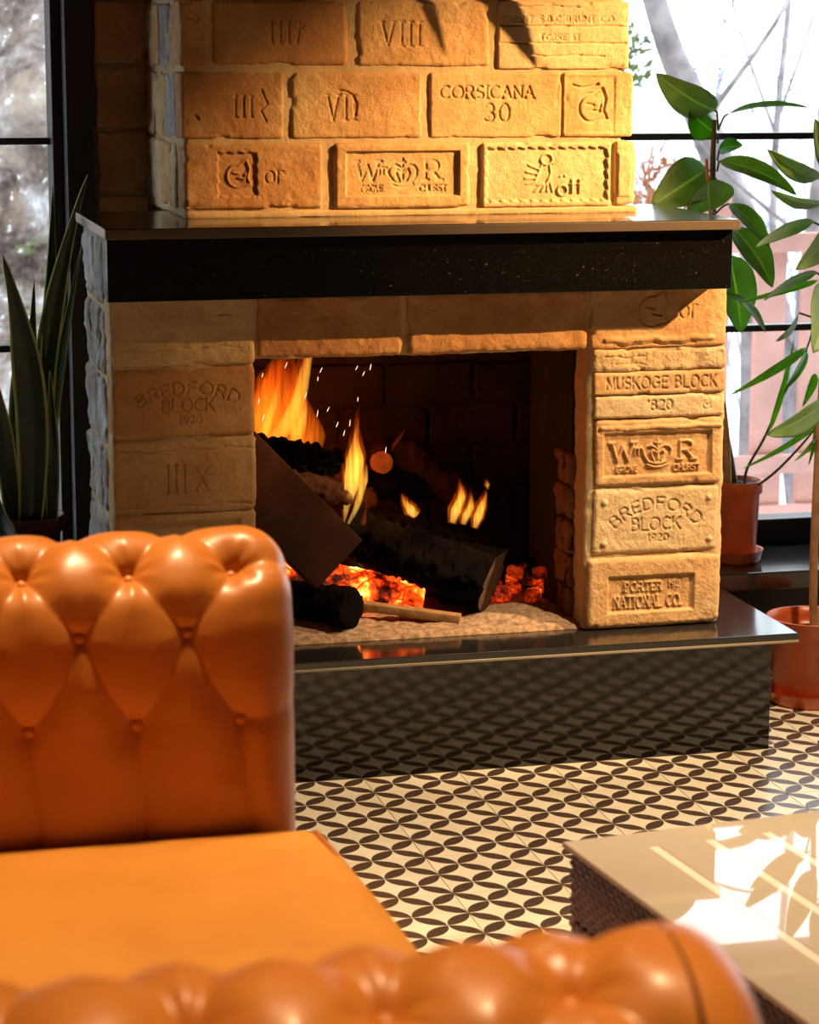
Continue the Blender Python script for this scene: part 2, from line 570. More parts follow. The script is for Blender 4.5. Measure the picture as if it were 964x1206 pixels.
def seg_dist(U, W, polys):
    d = np.full(U.shape, 1e3)
    for p in polys:
        if len(p) == 1:
            d = np.minimum(d, np.hypot(U-p[0][0], W-p[0][1]))
        for (x0, z0), (x1, z1) in zip(p[:-1], p[1:]):
            m = (U > min(x0, x1)-.008) & (U < max(x0, x1)+.008) & (W > min(z0, z1)-.008) & (W < max(z0, z1)+.008)
            if not m.any(): continue
            dx, dz = x1-x0, z1-z0
            L = dx*dx+dz*dz+1e-12
            t = np.clip(((U[m]-x0)*dx+(W[m]-z0)*dz)/L, 0, 1)
            d[m] = np.minimum(d[m], np.hypot(U[m]-x0-t*dx, W[m]-z0-t*dz))
    return d

def smooth01(x):
    x = np.clip(x, 0, 1)
    return x*x*(3-2*x)

def press(polys, w=0.0022, depth=-0.0028):
    return lambda U, W: depth*0.95*smooth01(1.35-seg_dist(U, W, polys)/(w*.86))

def panel(u0, u1, w0, w1, depth, e=0.003, wav=0.0):
    def f(U, W):
        d = np.minimum(np.minimum(U-u0, u1-U), np.minimum(W-w0, w1-W))
        if wav: d = d+wav*np.sin((U+W)*2*np.pi/0.019)
        return depth*smooth01(d/e+.5)
    return f

def ridge_line(z, u0, u1, depth, w=.0018, wob=.002, seed=0):
    pts = [(u, z+wob*math.sin(u*70+seed)+wob*.6*math.sin(u*171+seed*2)) for u in np.linspace(u0, u1, 24)]
    return press([pts], w, depth)

CROWN = [[(-.021, .0), (-.031, .014), (-.033, .026), (-.027, .036), (-.016, .038), (-.006, .033), (0, .025)],
         [(.021, .0), (.031, .014), (.033, .026), (.027, .036), (.016, .038), (.006, .033), (0, .025)],
         [(-.008, .002), (-.016, .020), (-.012, .028), (0, .020)], [(.008, .002), (.016, .020), (.012, .028), (0, .020)],
         [(0, .006), (0, .052)], [(-.006, .044), (.006, .044)],
         [(-.024, -.006), (-.010, -.011), (.010, -.011), (.024, -.006)], [(-.021, .001), (-.008, -.003), (.008, -.003), (.021, .001)]]
def shift(polys, dx, dz, s=1.0):
    return [[(x*s+dx, z*s+dz) for x, z in p] for p in polys]
# a head in profile inside a torn square field
HEAD = [arc(0, 0, .020, .022, 80, 300, 14), [(.004, .022), (.018, .030), (.024, .014)], [(.010, -.019), (.026, -.016), (.020, -.004)],
        [(-.008, .006), (.004, .004)], [(.002, -.004), (.014, -.006), (.016, .004)], [(.024, .014), (.020, -.004)]]
# a bird with spread feathers
BIRD = [arc(.004, .030, .011, .010, 0, 360, 12), [(.010, .022), (.012, .004), (.004, -.014), (-.014, -.016)], [(.016, .022), (.030, .028)],
        [(-.004, .022), (-.012, .004), (-.018, -.010)], [(-.010, .012), (-.030, .020)], [(-.014, .004), (-.034, .008)], [(-.016, -.004), (-.036, -.004)],
        [(-.016, -.010), (-.034, -.014)], [(-.010, -.020), (-.018, -.028)], [(0, -.018), (-.006, -.028)], [(.006, -.016), (.006, -.028)], [(.012, -.014), (.016, -.028)]]

def wmr(s=1.0, raised=True):
    d = .0044 if raised else -.0026
    def f(U, W, cx, cz):
        h = .034*s
        r = press(text_lines('W', cx-.066*s, cz+.006*s, h, .042*s, True), .0030*s, d)(U, W)
        r = r+press(text_lines('m', cx-.036*s, cz+.010*s, h*.62, .015*s, False), .0021*s, d)(U, W)
        r = r+press(text_lines('R', cx+.056*s, cz+.006*s, h, .026*s, True), .0030*s, d)(U, W)
        r = r+press(shift(CROWN, cx, cz-.014*s, .80*s), .0025*s, d)(U, W)
        r = r+press(text_lines('GROVE', cx-.058*s, cz-.026*s, .011*s, .040*s), .0016*s, d)(U, W)
        r = r+press(text_lines('CHURST', cx+.056*s, cz-.026*s, .011*s, .050*s), .0016*s, d)(U, W)
        return r
    return f

# ------------------------------------------------------------------ bricks
def brick(x0, x1, z0, z1, yf, parent, mat='brick', depth=0.06, r=0.009, stamp=None, seed=0, rough=1.0, face='front', res=0.0016):
    """a brick whose show face looks to -y ('front') or to -x / +x ('left' / 'right', x0..x1 then run along y and yf is the x plane)"""
    W_, H_ = x1-x0, z1-z0
    fine = stamp is not None
    rs = res if fine else 0.0035
    n = (max(4, int(W_/rs)), 3, max(4, int(H_/rs)))
    off = seed*3.17
    def disp(P, N):
        Q = P+off
        d = 0.0028*rough*fbm(Q*16, 3)+0.0022*rough*fbm(Q*60, 4, 0.65)
        chip = fbm(Q*34+5, 2)
        edge = np.minimum(np.minimum(P[:, 0]-x0, x1-P[:, 0]), np.minimum(P[:, 2]-z0, z1-P[:, 2]))
        d = d-0.006*rough*smooth01((chip-.25)*3)*smooth01(1-edge/.014)
        if stamp is not None:
            U, Wv = P[:, 0]-x0, P[:, 2]-z0
            s = np.zeros(len(P))
            fr = -N[:, 1] > 0.7
            if fr.any():
                worn = np.clip(1.0+0.25*fbm(Q[fr]*28+3, 2), 0.90, 1.1)
                for st in stamp: s[fr] += st(U[fr], Wv[fr])
                s[fr] *= worn
            d = d+s
        return d
    V, F = rbox((x0, 0, z0), (x1, depth, z1), n, r, disp)
    if face == 'front':
        V = V+np.array([0, yf, 0])
    elif face == 'left':
        V = np.stack([yf+V[:, 1], V[:, 0], V[:, 2]], 1)
        F = [f[::-1] for f in F]
    else:
        V = np.stack([yf-V[:, 1], V[:, 0], V[:, 2]], 1)
    return mesh('brick', V, F, M[mat] if isinstance(mat, str) else mat, parent)

def rough_mass(name, lo, hi, mat, parent, res=0.008, r=0.008, amp=0.004, seed=0):
    lo, hi = np.array(lo), np.array(hi)
    n = tuple(max(2, int(v)) for v in (hi-lo)/res)
    def disp(P, N):
        Q = P+seed*2.3
        return amp*fbm(Q*18, 3)+amp*0.7*fbm(Q*90, 3, 0.6)
    V, F = rbox(lo, hi, n, r, disp)
    return mesh(name, V, F, M[mat], parent)

# ================================================================== THE SETTING
WIN_Y = 4.72
floor = box('floor', (-2.6, -1.6, -0.10), (5.6, 4.95, -0.008), M['grout'], r=0)
tag(floor, 'patterned tile floor of the room', kind='structure')
TX0, TY0 = 0.9325+TILE/2, 3.3935+TILE/2
tm = None
NX0, NX1, NY0, NY1 = -8, 9, -9, 7
for i in range(NX0, NX1):
    for j in range(NY0, NY1):
        cx, cy = TX0+i*TILE, TY0+j*TILE
        if cy > 4.12 and 0.40 < cx-TILE/2 and cx+TILE/2 < 1.70: continue
        if cy+TILE/2 > 4.72: continue
        if tm is None:
            h = TILE/2-0.0006
            V, F = rbox((-h, -h, -0.008), (h, h, 0), (1, 1, 1), 0.0006)
            o = mesh('tile', V, F, M['tile'], None, False)
            tm = o.data
        else:
            o = bpy.data.objects.new('tile', tm)
            COL.objects.link(o)
        o.parent = floor
        o.location = (cx, cy, 0)
# the rest of the floor out to the walls: one joined field of the same tiles
V, F = [], []
off = 0
vb, fb = rbox((-TILE/2+.0006, -TILE/2+.0006, -0.008), (TILE/2-.0006, TILE/2-.0006, 0), (1, 1, 1), 0)
fb = np.array(fb)
for i in range(-20, 27):
    for j in range(-28, 7):
        if NX0 <= i < NX1 and NY0 <= j < NY1: continue
        if TY0+(j+.5)*TILE > 4.72 or TY0+(j-.5)*TILE < -1.6 or TX0+(i-.5)*TILE < -2.6 or TX0+(i+.5)*TILE > 5.6: continue
        V.append(vb+np.array([i*TILE, j*TILE, 0]))
        F.append(fb+off)
        off += len(vb)
o = mesh('tile_field', np.concatenate(V), np.concatenate(F), M['tile'], None, False)
o.parent = floor
o.location = (TX0, TY0, 0)
tag(o, kind='stuff')

wall_m = simple('dark_plaster', (0.16, 0.10, 0.065), 0.85, var=0.15, scale=3)
ceil_m = simple('ceiling_paint', (0.32, 0.25, 0.18), 0.9)
tag(box('ceiling', (-2.6, -1.6, 2.70), (5.6, 4.95, 2.80), ceil_m, r=0), 'dark ceiling of the room', kind='structure')
tag(box('wall_left', (-2.7, -1.6, -0.1), (-2.6, 4.95, 2.80), wall_m, r=0), 'plain side wall of the room', kind='structure')
tag(box('wall_right', (5.6, -1.6, -0.1), (5.7, 4.95, 2.80), wall_m, r=0), 'plain side wall of the room', kind='structure')
tag(box('wall_front', (-2.7, -1.7, -0.1), (5.7, -1.6, 2.80), wall_m, r=0), 'plain wall behind the viewer', kind='structure')
# the wall behind the chimney: brick strip left of it, low parapets under the windows
wb = rough_mass('wall_back', (0.556, 4.64, 0.0), (1.60, 4.80, 2.70), 'mortar', None, 0.02, 0.004, 0.003, 4)
tag(wb, 'brick wall strip behind the chimney', kind='structure')
for k in range(14):
    z1 = 1.352-0.121*(k-0)
    z1 = 1.594-0.121*k
    if z1 < .7: break
    brick(0.562, 0.662, z1-0.114, z1, 4.628, wb, 'brick_red', 0.05, 0.006, seed=200+k)
for nm, xa, xb in (('wall_under_window_left', -2.6, 0.556), ('wall_under_window_right', 1.60, 5.6)):
    tag(box(nm, (xa, 4.52, 0), (xb, 4.80, 0.190), M['black'], r=0.002), 'black parapet under the window', kind='structure')
for nm, xa, xb in (('trim_1', -2.6, 0.50), ('trim_2', 1.64, 5.6)):
    tag(box(nm, (xa, 4.445, 0.192), (xb, 4.80, 0.230), M['granite_top'], r=0.003), 'polished black stone window sill', kind='structure')
M['head'] = simple('window_head_plaster', (0.42, 0.32, 0.24), 0.8, var=0.1, scale=3)
tag(box('trim_3', (-2.6, 4.64, 1.42), (0.556, 4.80, 2.70), M['head'], r=0.002), kind='structure')
tag(box('trim_4', (1.60, 4.64, 1.42), (5.6, 4.80, 2.70), M['head'], r=0.002), kind='structure')
# dark post between the left window and the brick strip
tag(box('trim_5', (0.503, 4.60, 0.228), (0.556, 4.80, 1.42), M['black'], r=0.003), 'black post beside the left window', kind='structure')

glass_m, nt, b = new_mat('window_glass')
N = NT(nt)
g = nt.nodes.new('ShaderNodeBsdfGlossy'); g.inputs['Roughness'].default_value = 0.0
t = nt.nodes.new('ShaderNodeBsdfTransparent'); t.inputs['Color'].default_value = (0.94, 0.97, 0.97, 1)
ms = nt.nodes.new('ShaderNodeMixShader'); ms.inputs[0].default_value = 0.05
N.l(t.outputs[0], ms.inputs[1]); N.l(g.outputs[0], ms.inputs[2]); N.l(ms.outputs[0], nt.nodes['Material Output'].inputs['Surface'])
M['glass'] = glass_m
def window(name, x0, x1, zs, label):
    w = empty(name, (x0, WIN_Y, 0.23), label, None, kind='structure')
    fw = 0.020
    box('window_frame', (x0, WIN_Y-.02, 0.230), (x1, WIN_Y+.04, 0.285), M['frame'], w, 0.003)
    box('window_frame', (x0, WIN_Y-.02, 1.385), (x1, WIN_Y+.04, 1.42), M['frame'], w, 0.003)
    for x in (x0, x1-fw):
        box('window_frame', (x, WIN_Y-.06, 0.285), (x+fw, WIN_Y+.04, 1.385), M['frame'], w, 0.002)
    for z in zs:
        box('mullion', (x0+fw, WIN_Y-.012, z-.007), (x1-fw, WIN_Y+.02, z+.007), M['frame'], w, 0.002)
    ed = [0.285]+zs+[1.385]
    for a, c in zip(ed[:-1], ed[1:]):
        box('pane', (x0+fw, WIN_Y, a), (x1-fw, WIN_Y+.006, c), M['glass'], w, 0)
    return w
window('window_1', -1.5, 0.503, [0.692, 1.090], 'black framed window with thin bars left of the fireplace')
window('window_2', 1.600, 5.55, [0.692, 1.090], 'black framed window with thin bars right of the fireplace')
tag(box('trim_6', (-2.6, 4.66, 0.23), (-1.5, 4.80, 1.42), M['black'], r=0.002), kind='structure')

# ================================================================== THE FIREPLACE
FP = empty('fireplace', (1.06, 4.1, 0), 'sandy stamped-brick fireplace with black granite mantel and raised hearth', 'fireplace')
BF = 4.066      # brick face plane of the body
CF = 4.197      # brick face plane of the chimney
# --- hearth
hs = box('hearth_slab', (0.37, 3.962, 0.210), (1.735, 4.60, 0.227), M['granite_top'], FP, 0.002)
tag(hs, 'polished black granite slab')
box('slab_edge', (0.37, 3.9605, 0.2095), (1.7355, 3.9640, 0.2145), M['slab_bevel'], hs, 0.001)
hf = box('hearth_front', (0.40, 4.0, 0.0), (1.700, 4.02, 0.210), M['granite'], FP, 0.001)
tag(hf, 'glossy black granite panel mirroring the floor')
box('hearth_side', (1.680, 4.021, 0.0), (1.700, 4.60, 0.210), M['granite'], FP, 0.001)
box('hearth_side', (0.40, 4.021, 0.0), (0.42, 4.60, 0.210), M['granite'], FP, 0.001)
# --- piers and lintel (mortar masses) with bricks
pier_l = rough_mass('pier', (0.511, BF+.005, 0.226), (0.7565, 4.395, 0.955), 'mortar', FP, 0.0075, 0.006, 0.0045, 1)
pier_r = rough_mass('pier', (1.359, BF+.005, 0.226), (1.624, 4.395, 0.955), 'mortar', FP, 0.0065, 0.010, 0.0034, 2)
lint = rough_mass('lintel', (0.752, BF+.005, 0.741), (1.364, 4.20, 0.955), 'mortar', FP, 0.0075, 0.006, 0.003, 3)

# left pier front
def bredford(cx, cz, s, wear=1.0, lw=.0022, R=.118, top=.031):
    return [press(text_lines('BREDFORD', cx, cz+top*s, .021*s, .192*s, False, .30, R*s), lw, -.0030*wear),
            press(text_lines('BLOCK', cx, cz-.008*s, .023*s, .094*s), lw, -.0030*wear),
            press(text_lines('1920', cx+.004*s, cz-.034*s, .013*s, .040*s), lw*.8, -.0026*wear)]
LX0, LX1 = 0.508, 0.758
brick(LX0, LX1, 0.734, 0.852, BF-.001, pier_l, 'brick_pale', 0.06, 0.008, [ridge_line(.030, .02, .22, -.002, .003), ridge_line(.085, .19, .21, -.003)], 1, 0.8)
brick(LX0+.002, LX1, 0.612, 0.731, BF, pier_l, 'brick_red', 0.06, 0.009, bredford(.130, .062, .95, .8, .0019, .20, .024), 2, 0.6)
brick(LX0+.002, LX1, 0.482, 0.609, BF-.001, pier_l, 'brick', 0.06, 0.008,
      [press(text_lines('III', .108, .058, .048, .030, True, .9), .0022, -.0034), press(text_lines('X', .152, .056, .046, .026, True), .0022, -.0026), ridge_line(.108, .01, .24, -.002, .003), ridge_line(.010, .01, .24, -.002, .003)], 3, 0.8)
brick(LX0+.002, LX1, 0.356, 0.479, BF, pier_l, 'brick', 0.06, 0.009, [panel(.03, .22, .03, .108, -.006)], 4, 0.8)
brick(LX0, LX1, 0.229, 0.353, BF, pier_l, 'brick', 0.06, 0.009, bredford(.125, .064, 1.0), 5, 0.8)
# left flank of the body: rough bricks bedded in grey mortar
for k in range(6):
    z0 = 0.229+k*.121
    ys = [4.125, 4.255, 4.395] if k % 2 else [4.125, 4.185, 4.315, 4.395]
    for a, c in zip(ys[:-1], ys[1:]):
        brick(a+.004, c-.004, z0, z0+.112, 0.506, pier_l, 'side_mortar', 0.05, 0.010, seed=40+k*3+int(a*50), rough=2.4, face='left')
# right pier front
RX0, RX1 = 1.368, 1.621
brick(RX0-.006, RX1, 0.742, 0.852, BF-.001, pier_r, 'brick', 0.06, 0.007,
      [press(shift(HEAD, .116, .066, 1.25), .0021, -.0036), press(text_lines('or', .186, .072, .040, .036), .0018, -.0026), ridge_line(.016, .03, .23, .004, .006), ridge_line(.006, .05, .2, -.003, .0015)], 11, 0.7)
brick(RX0, RX1, 0.7015, 0.741, BF-.003, pier_r, 'brick_pale', 0.06, 0.008, [ridge_line(.026, .02, .10, -.003, .002), ridge_line(.012, .04, .10, -.002, .0015, seed=3)], 12, 1.6)
brick(RX0+.002, RX1, 0.6585, 0.700, BF-.004, pier_r, 'brick', 0.06, 0.005, [press(text_lines('MUSKOGE BLOCK', .128, .021, .021, .208, False, .26), .0019, -.0034)], 13, 0.5)
brick(RX0+.004, RX1-.002, 0.6165, 0.657, BF-.003, pier_r, 'brick_pale', 0.06, 0.006, [press(text_lines("'820", .124, .022, .018, .046), .0018, -.0034), press(shift(HEAD, .212, .020, .35), .0013, -.002)], 14, 0.8)
brick(RX0+.006, RX1-.004, 0.493, 0.614, BF-.005, pier_r, 'brick', 0.06, 0.008,
      [panel(.017, .222, .018, .096, -.0060, .004), lambda U, W, f=wmr(1.0): f(U, W, .120, .056), ridge_line(.106, .0, .24, .003, .005, .001)], 15, 0.9)
brick(RX0+.004, RX1-.006, 0.366, 0.489, BF-.002, pier_r, 'brick_pale', 0.06, 0.010,
      bredford(.122, .062, .98)+[press([[(.022, .022)], [(.225, .022)], [(.022, .098)], [(.222, .100)]], .0065, .0042)], 16, 0.8)
brick(RX0-.004, RX1, 0.231, 0.361, BF-.006, pier_r, 'brick', 0.06, 0.010,
      [panel(.040, .204, .028, .094, -.0065, .005), press(text_lines('PORTER', .108, .074, .017, .070, True, .34), .0015, .0036), press(text_lines('192', .168, .076, .012, .022, False), .0013, .0024), press(text_lines('NATIONAL CO.', .118, .046, .021, .130, True, .30), .0016, .0038)], 17, 0.9)
# lintel bricks
brick(0.7615, 1.0185, 0.741, 0.852, BF, lint, 'brick_red', 0.06, 0.010, [ridge_line(.05, .05, .055, -.002)], 21, 1.0)
brick(1.0245, 1.3575, 0.741, 0.852, BF-.001, lint, 'brick_red', 0.06, 0.012, None, 22, 1.2)

# --- mantel: granite board in front, slab on top
mb = box('mantel_front', (0.499, 3.998, 0.852), (1.600, 4.018, 0.957), M['granite'], FP, 0.001)
tag(mb, 'black granite fascia board')
rough_mass('mantel_core', (0.508, 4.018, 0.853), (1.598, 4.395, 0.957), 'side_mortar', FP, 0.010, 0.003, 0.003, 6)
ms_ = box('mantel_shelf', (0.494, 3.980, 0.957), (1.607, 4.400, 0.975), M['granite_top'], FP, 0.002)
tag(ms_, 'polished black granite shelf')
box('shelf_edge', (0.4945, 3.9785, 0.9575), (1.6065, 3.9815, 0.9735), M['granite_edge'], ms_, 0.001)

# --- chimney breast above the mantel
ch = rough_mass('chimney_breast', (0.662, CF+.003, 0.972), (1.462, 4.66, 1.72), 'mortar', FP, 0.009, 0.008, 0.0024, 8)
# neck of the hood, narrowing toward the ceiling
V = []
prof = [(0.662, 1.462, 4.20, 1.715), (0.70, 1.40, 4.24, 1.80), (0.77, 1.30, 4.29, 1.90), (0.84, 1.22, 4.32, 2.02), (0.87, 1.18, 4.33, 2.20), (0.88, 1.16, 4.34, 2.70)]
for xa, xb, yf, z in prof:
    V += [(xa, yf, z), (xb, yf, z), (xb, 4.66, z), (xa, 4.66, z)]
F = [(i*4+j, i*4+(j+1) % 4, i*4+4+(j+1) % 4, i*4+4+j) for i in range(len(prof)-1) for j in range(4)]+[(0, 3, 2, 1)]
mesh('chimney_neck', V, F, M['mortar'], FP, False)

def cb(x0, x1, z0, z1, mat, stamp, seed, rough=0.8, r=0.010, y=0.0):
    return brick(x0, x1, z0, z1, CF-.002+y, ch, mat, 0.07, r*.7, stamp, seed, rough*.85)
# bottom visible course
cb(0.660, 0.906, 0.990, 1.103, 'brick_red', [panel(.060, .128, .022, .098, -.004, .003, .0015), press(shift(HEAD, .094, .058, .9), .002, .003), press(text_lines('or', .160, .062, .036, .034), .0018, -.0022)], 31, y=-.002)
cb(0.926, 1.175, 0.988, 1.104, 'brick', [panel(.022, .228, .022, .100, -.0065, .002), lambda U, W, f=wmr(.98, False): f(U, W, .126, .060)], 32, 0.7, 0.012, -.004)
cb(1.196, 1.440, 0.986, 1.103, 'brick_pale',
   [panel(.010, .236, .012, .106, -.0045, .003, .0020), press(shift(BIRD, .118, .056, 1.0), .0020, .0030),
    press(text_lines('o', .152, .036, .030, .018), .0022, .004), press(text_lines('tt', .178, .038, .026, .022), .0018, .004), press([[(.148, .055)], [(.157, .056)]], .0022, .004)], 33, 0.6, 0.010, -.003)
cb(1.447, 1.487, 0.986, 1.103, 'brick_pale', [panel(.006, .030, .018, .095, .003, .003)], 34, 0.8, 0.010, -.002)
box('bed_joint', (0.662, CF-.004, 0.974), (1.490, CF+.06, 0.986), M['mortar'], ch, 0.004, (60, 2, 2), lambda P, N: .0022*fbm(P*40, 3))
# middle course
cb(0.656, 0.838, 1.111, 1.226, 'brick_red', [press(text_lines('III', .110, .056, .036, .030, True, .6), .002, -.0026), press([[(.15, .03), (.14, .05), (.152, .06), (.142, .085)]], .002, -.003), press([[(.026, .040), (.030, .036)]], .003, -.006)], 35)
cb(0.850, 1.087, 1.111, 1.226, 'brick', [press(text_lines('VII', .090, .054, .044, .050, True, .4), .002, -.0022), press([[(.085, .084), (.100, .082), (.112, .074), (.118, .060), (.116, .040)]], .0018, -.0045)], 36)
cb(1.100, 1.345, 1.111, 1.226, 'brick', [press(text_lines('CORSICANA', .106, .080, .022, .172, True, .24), .0017, -.0034), press(text_lines('30', .124, .044, .032, .046, False, .3), .0019, -.0036)], 37, 0.6, 0.008)
cb(1.347, 1.480, 1.111, 1.226, 'brick', [panel(.004, .098, .008, .108, -.002, .004), press(shift(HEAD, .054, .052, 1.15), .0026, -.0050), press([[(.018, .092), (.034, .088), (.052, .089), (.066, .094)]], .0024, -.0055)], 38, 0.7, 0.008, -.001)
# upper course
cb(0.655, 0.702, 1.237, 1.350, 'brick_red', [press([[(.02, .085), (.03, .080)]], .006, -.006)], 39, 1.4)
cb(0.712, 0.954, 1.236, 1.350, 'brick_red', [press(text_lines('III', .120, .058, .036, .032, True, .6), .002, -.0028), press([[(.15, .04), (.155, .075)], [(.148, .06), (.162, .07)]], .002, -.0024)], 40, 0.6, 0.016)
cb(0.968, 1.210, 1.236, 1.350, 'brick', [press(text_lines('VIII', .080, .056, .042, .070, True, .4), .002, -.0024)], 41, 0.9, 0.012)
cb(1.224, 1.470, 1.231, 1.350, 'brick_pale',
   [ridge_line(.076, .004, .24, -.0050, .0016, .0006), ridge_line(.046, .004, .24, -.0050, .0016, .0006, 2), ridge_line(.024, .06, .2, -.004, .0016, .0010, 4), ridge_line(.110, .04, .15, -.004, .0016, .001, 1),
    press(text_lines('FRONT S.B.C BRUNT CO', .112, .088, .010, .205, False, .3), .0013, -.0026), press(text_lines('TORRE ST', .116, .056, .010, .074, False, .3), .0013, -.0026)], 42, 0.6, 0.007, -.001)
# courses above the frame, plain
for k in range(3):
    z0 = 1.358+k*.122
    xs = [0.656, 0.84, 1.087, 1.34, 1.468] if k % 2 == 0 else [0.656, 0.71, 0.957, 1.213, 1.466]
    for a, c in zip(xs[:-1], xs[1:]):
        cb(a+.004, c-.004, z0, z0+.113, ('brick', 'brick_red', 'brick_pale')[int(a*37) % 3], None, 50+k*5+int(a*9))
# chimney flanks
for k in range(6):
    z0 = 0.988+k*.1225
    ys = [4.275, 4.40, 4.525, 4.628] if k % 2 else [4.275, 4.335, 4.46, 4.585, 4.628]
    for a, c in zip(ys[:-1], ys[1:]):
        brick(a+.003, c-.003, z0, z0+.113, 0.657, ch, ('brick_pale', 'side_mortar', 'brick')[(k+int(a*31)) % 3], 0.04, 0.007, [], 70+k*5+int(a*30), 2.2, 'left', .004)
        brick(a+.003, c-.003, z0, z0+.113, 1.467, ch, 'brick', 0.04, 0.007, seed=120+k*5+int(a*30), rough=1.6, face='right')

# --- firebox
fb = empty('firebox', (1.06, 4.4, .227), parent=FP)
fb.matrix_parent_inverse = world_of(FP).inverted()
def firewall(name, lo, hi, mat='soot'):
    return rough_mass(name, lo, hi, mat, fb, 0.02, 0.003, 0.003, 9)
fback = firewall('firebox_back', (0.62, 4.615, 0.226), (1.50, 4.64, 0.95))
fl = firewall('firebox_wall', (0.72, 4.39, 0.226), (0.7565, 4.64, 0.95))
fr_ = firewall('firebox_wall', (1.475, 4.39, 0.226), (1.51, 4.64, 0.95))
firewall('firebox_roof', (0.74, 4.20, 0.93), (1.50, 4.64, 0.955))
firewall('firebox_floor', (0.756, 4.10, 0.2265), (1.48, 4.62, 0.232), 'soot')
# brick reveal of the right jamb, darker further in
for k in range(5):
    z0 = .235+k*.062
    ys = [4.125, 4.21] if k % 2 else [4.125, 4.165, 4.21]
    for a, c in zip(ys[:-1], ys[1:]):
        brick(a+.003, c-.003, z0, z0+.056, 1.349, pier_r, 'soot_red', 0.03, 0.006, seed=160+k*4+int(a*30), rough=3.4, face='left')
rough_mass('shade_lining', (1.3535, 4.135, 0.228), (1.375, 4.392, 0.93), 'soot', fb, 0.012, 0.003, 0.003, 12)  # dark sheet standing in for the shade inside the jamb
for k in range(8):
    z0 = .235+k*.085
    xs = np.arange(0.76-(k % 2)*.09, 1.48, .18)
    for a in xs:
        a0, a1 = max(a, .76)+.004, min(a+.18, 1.475)-.004
        if a1-a0 > .03: brick(a0, a1, z0, z0+.078, 4.606, fb, 'soot', 0.02, 0.005, seed=190+k+int(a*20))

# ================================================================== THE FIRE
M['char'] = simple('charred_wood', (0.0045, 0.0032, 0.0028), 0.95, spec=0.05, var=0.6, scale=30, bump=1.0, bscale=90)
M['log_brown'] = simple('brown_split_wood', (0.030, 0.009, 0.0045), 0.85, spec=0.15, var=0.4, scale=14, bump=0.5, bscale=80)
M['cut'] = simple('cut_wood_end', (0.34, 0.13, 0.06), 0.8, var=0.3, scale=50)
M['cut_dark'] = simple('scorched_wood_end', (0.095, 0.042, 0.017), 0.8, var=0.4, scale=40)
M['plank'] = simple('tan_kindling', (0.30, 0.16, 0.065), 0.75, var=0.35, scale=40, bump=0.5)
M['ash'] = simple('sandy_ash', (0.32, 0.20, 0.12), 0.95, var=0.55, scale=90, bump=1.0, bscale=220)
def ember_mat(name, strength, c_hot, scale):
    m, nt, b = new_mat(name)
    N = NT(nt)
    c = N.coord('Object')
    b.inputs['Base Color'].default_value = (0.03, 0.018, 0.014, 1)
    b.inputs['Roughness'].default_value = 0.9
    vo = nt.nodes.new('ShaderNodeTexVoronoi')
    vo.feature = 'DISTANCE_TO_EDGE'
    vo.inputs['Scale'].default_value = scale
    N.l(c, vo.inputs['Vector'])
    n1 = N.noise(c, 22, 4, 0.6)
    k = N.math('MULTIPLY', N.ramp(vo.outputs['Distance'], [(0.0, (0.35, 0.35, 0.35)), (0.06, (1, 1, 1))]), N.ramp(n1, [(0.38, (0, 0, 0)), (0.70, (1, 1, 1))]))
    col = N.ramp(k, [(0.0, (0.12, 0.004, 0.0)), (0.5, (1.0, 0.05, 0.004)), (0.85, c_hot), (1.0, (1.0, 0.55, 0.16))])
    N.l(col, b.inputs['Emission Color'])
    N.l(N.math('MULTIPLY', N.math('ADD', k, 0.04), strength), b.inputs['Emission Strength'])
    return m
M['ember'] = ember_mat('glowing_embers', 1.3, (1.0, 0.14, 0.012), 34)
M['ember_dim'] = ember_mat('dull_embers', 0.5, (1.0, 0.08, 0.008), 60)
M['ember_hot'] = ember_mat('hot_embers', 6.5, (1.0, 0.26, 0.025), 26)

def log_geo(p0, p1, r0, r1, k=40, n=64, amp=0.12, seed=0, flats=None):
    p0, p1 = np.array(p0, float), np.array(p1, float)
    P = p0+(p1-p0)*np.linspace(0, 1, n)[:, None]
    V, F = tube_geo(P, np.linspace(r0, r1, n), k, 1.0, True)
    c = np.repeat(P, k, axis=0)
    d = V-c
    sc = 1+amp*fbm(V*30+seed*5.1, 3)+amp*0.8*fbm(V*90+seed, 2)
    sc = sc-amp*0.9*np.exp(-(fbm(V*np.array([26, 26, 60])+seed*3.3, 3)/.07)**2)+amp*0.4*fbm(V*170, 2)
    V = c+d*sc[:, None]
    if flats:      # split faces: cut the round by planes through the axis frame
        ax = (p1-p0)/np.linalg.norm(p1-p0)
        for nv, off in flats:
            nv = np.array(nv, float)
            nv -= (nv @ ax)*ax
            nv /= np.linalg.norm(nv)
            h = (V-c) @ nv
            o = np.maximum(h-off, 0)
            V = V-o[:, None]*nv*0.93
    return V, F, k, n
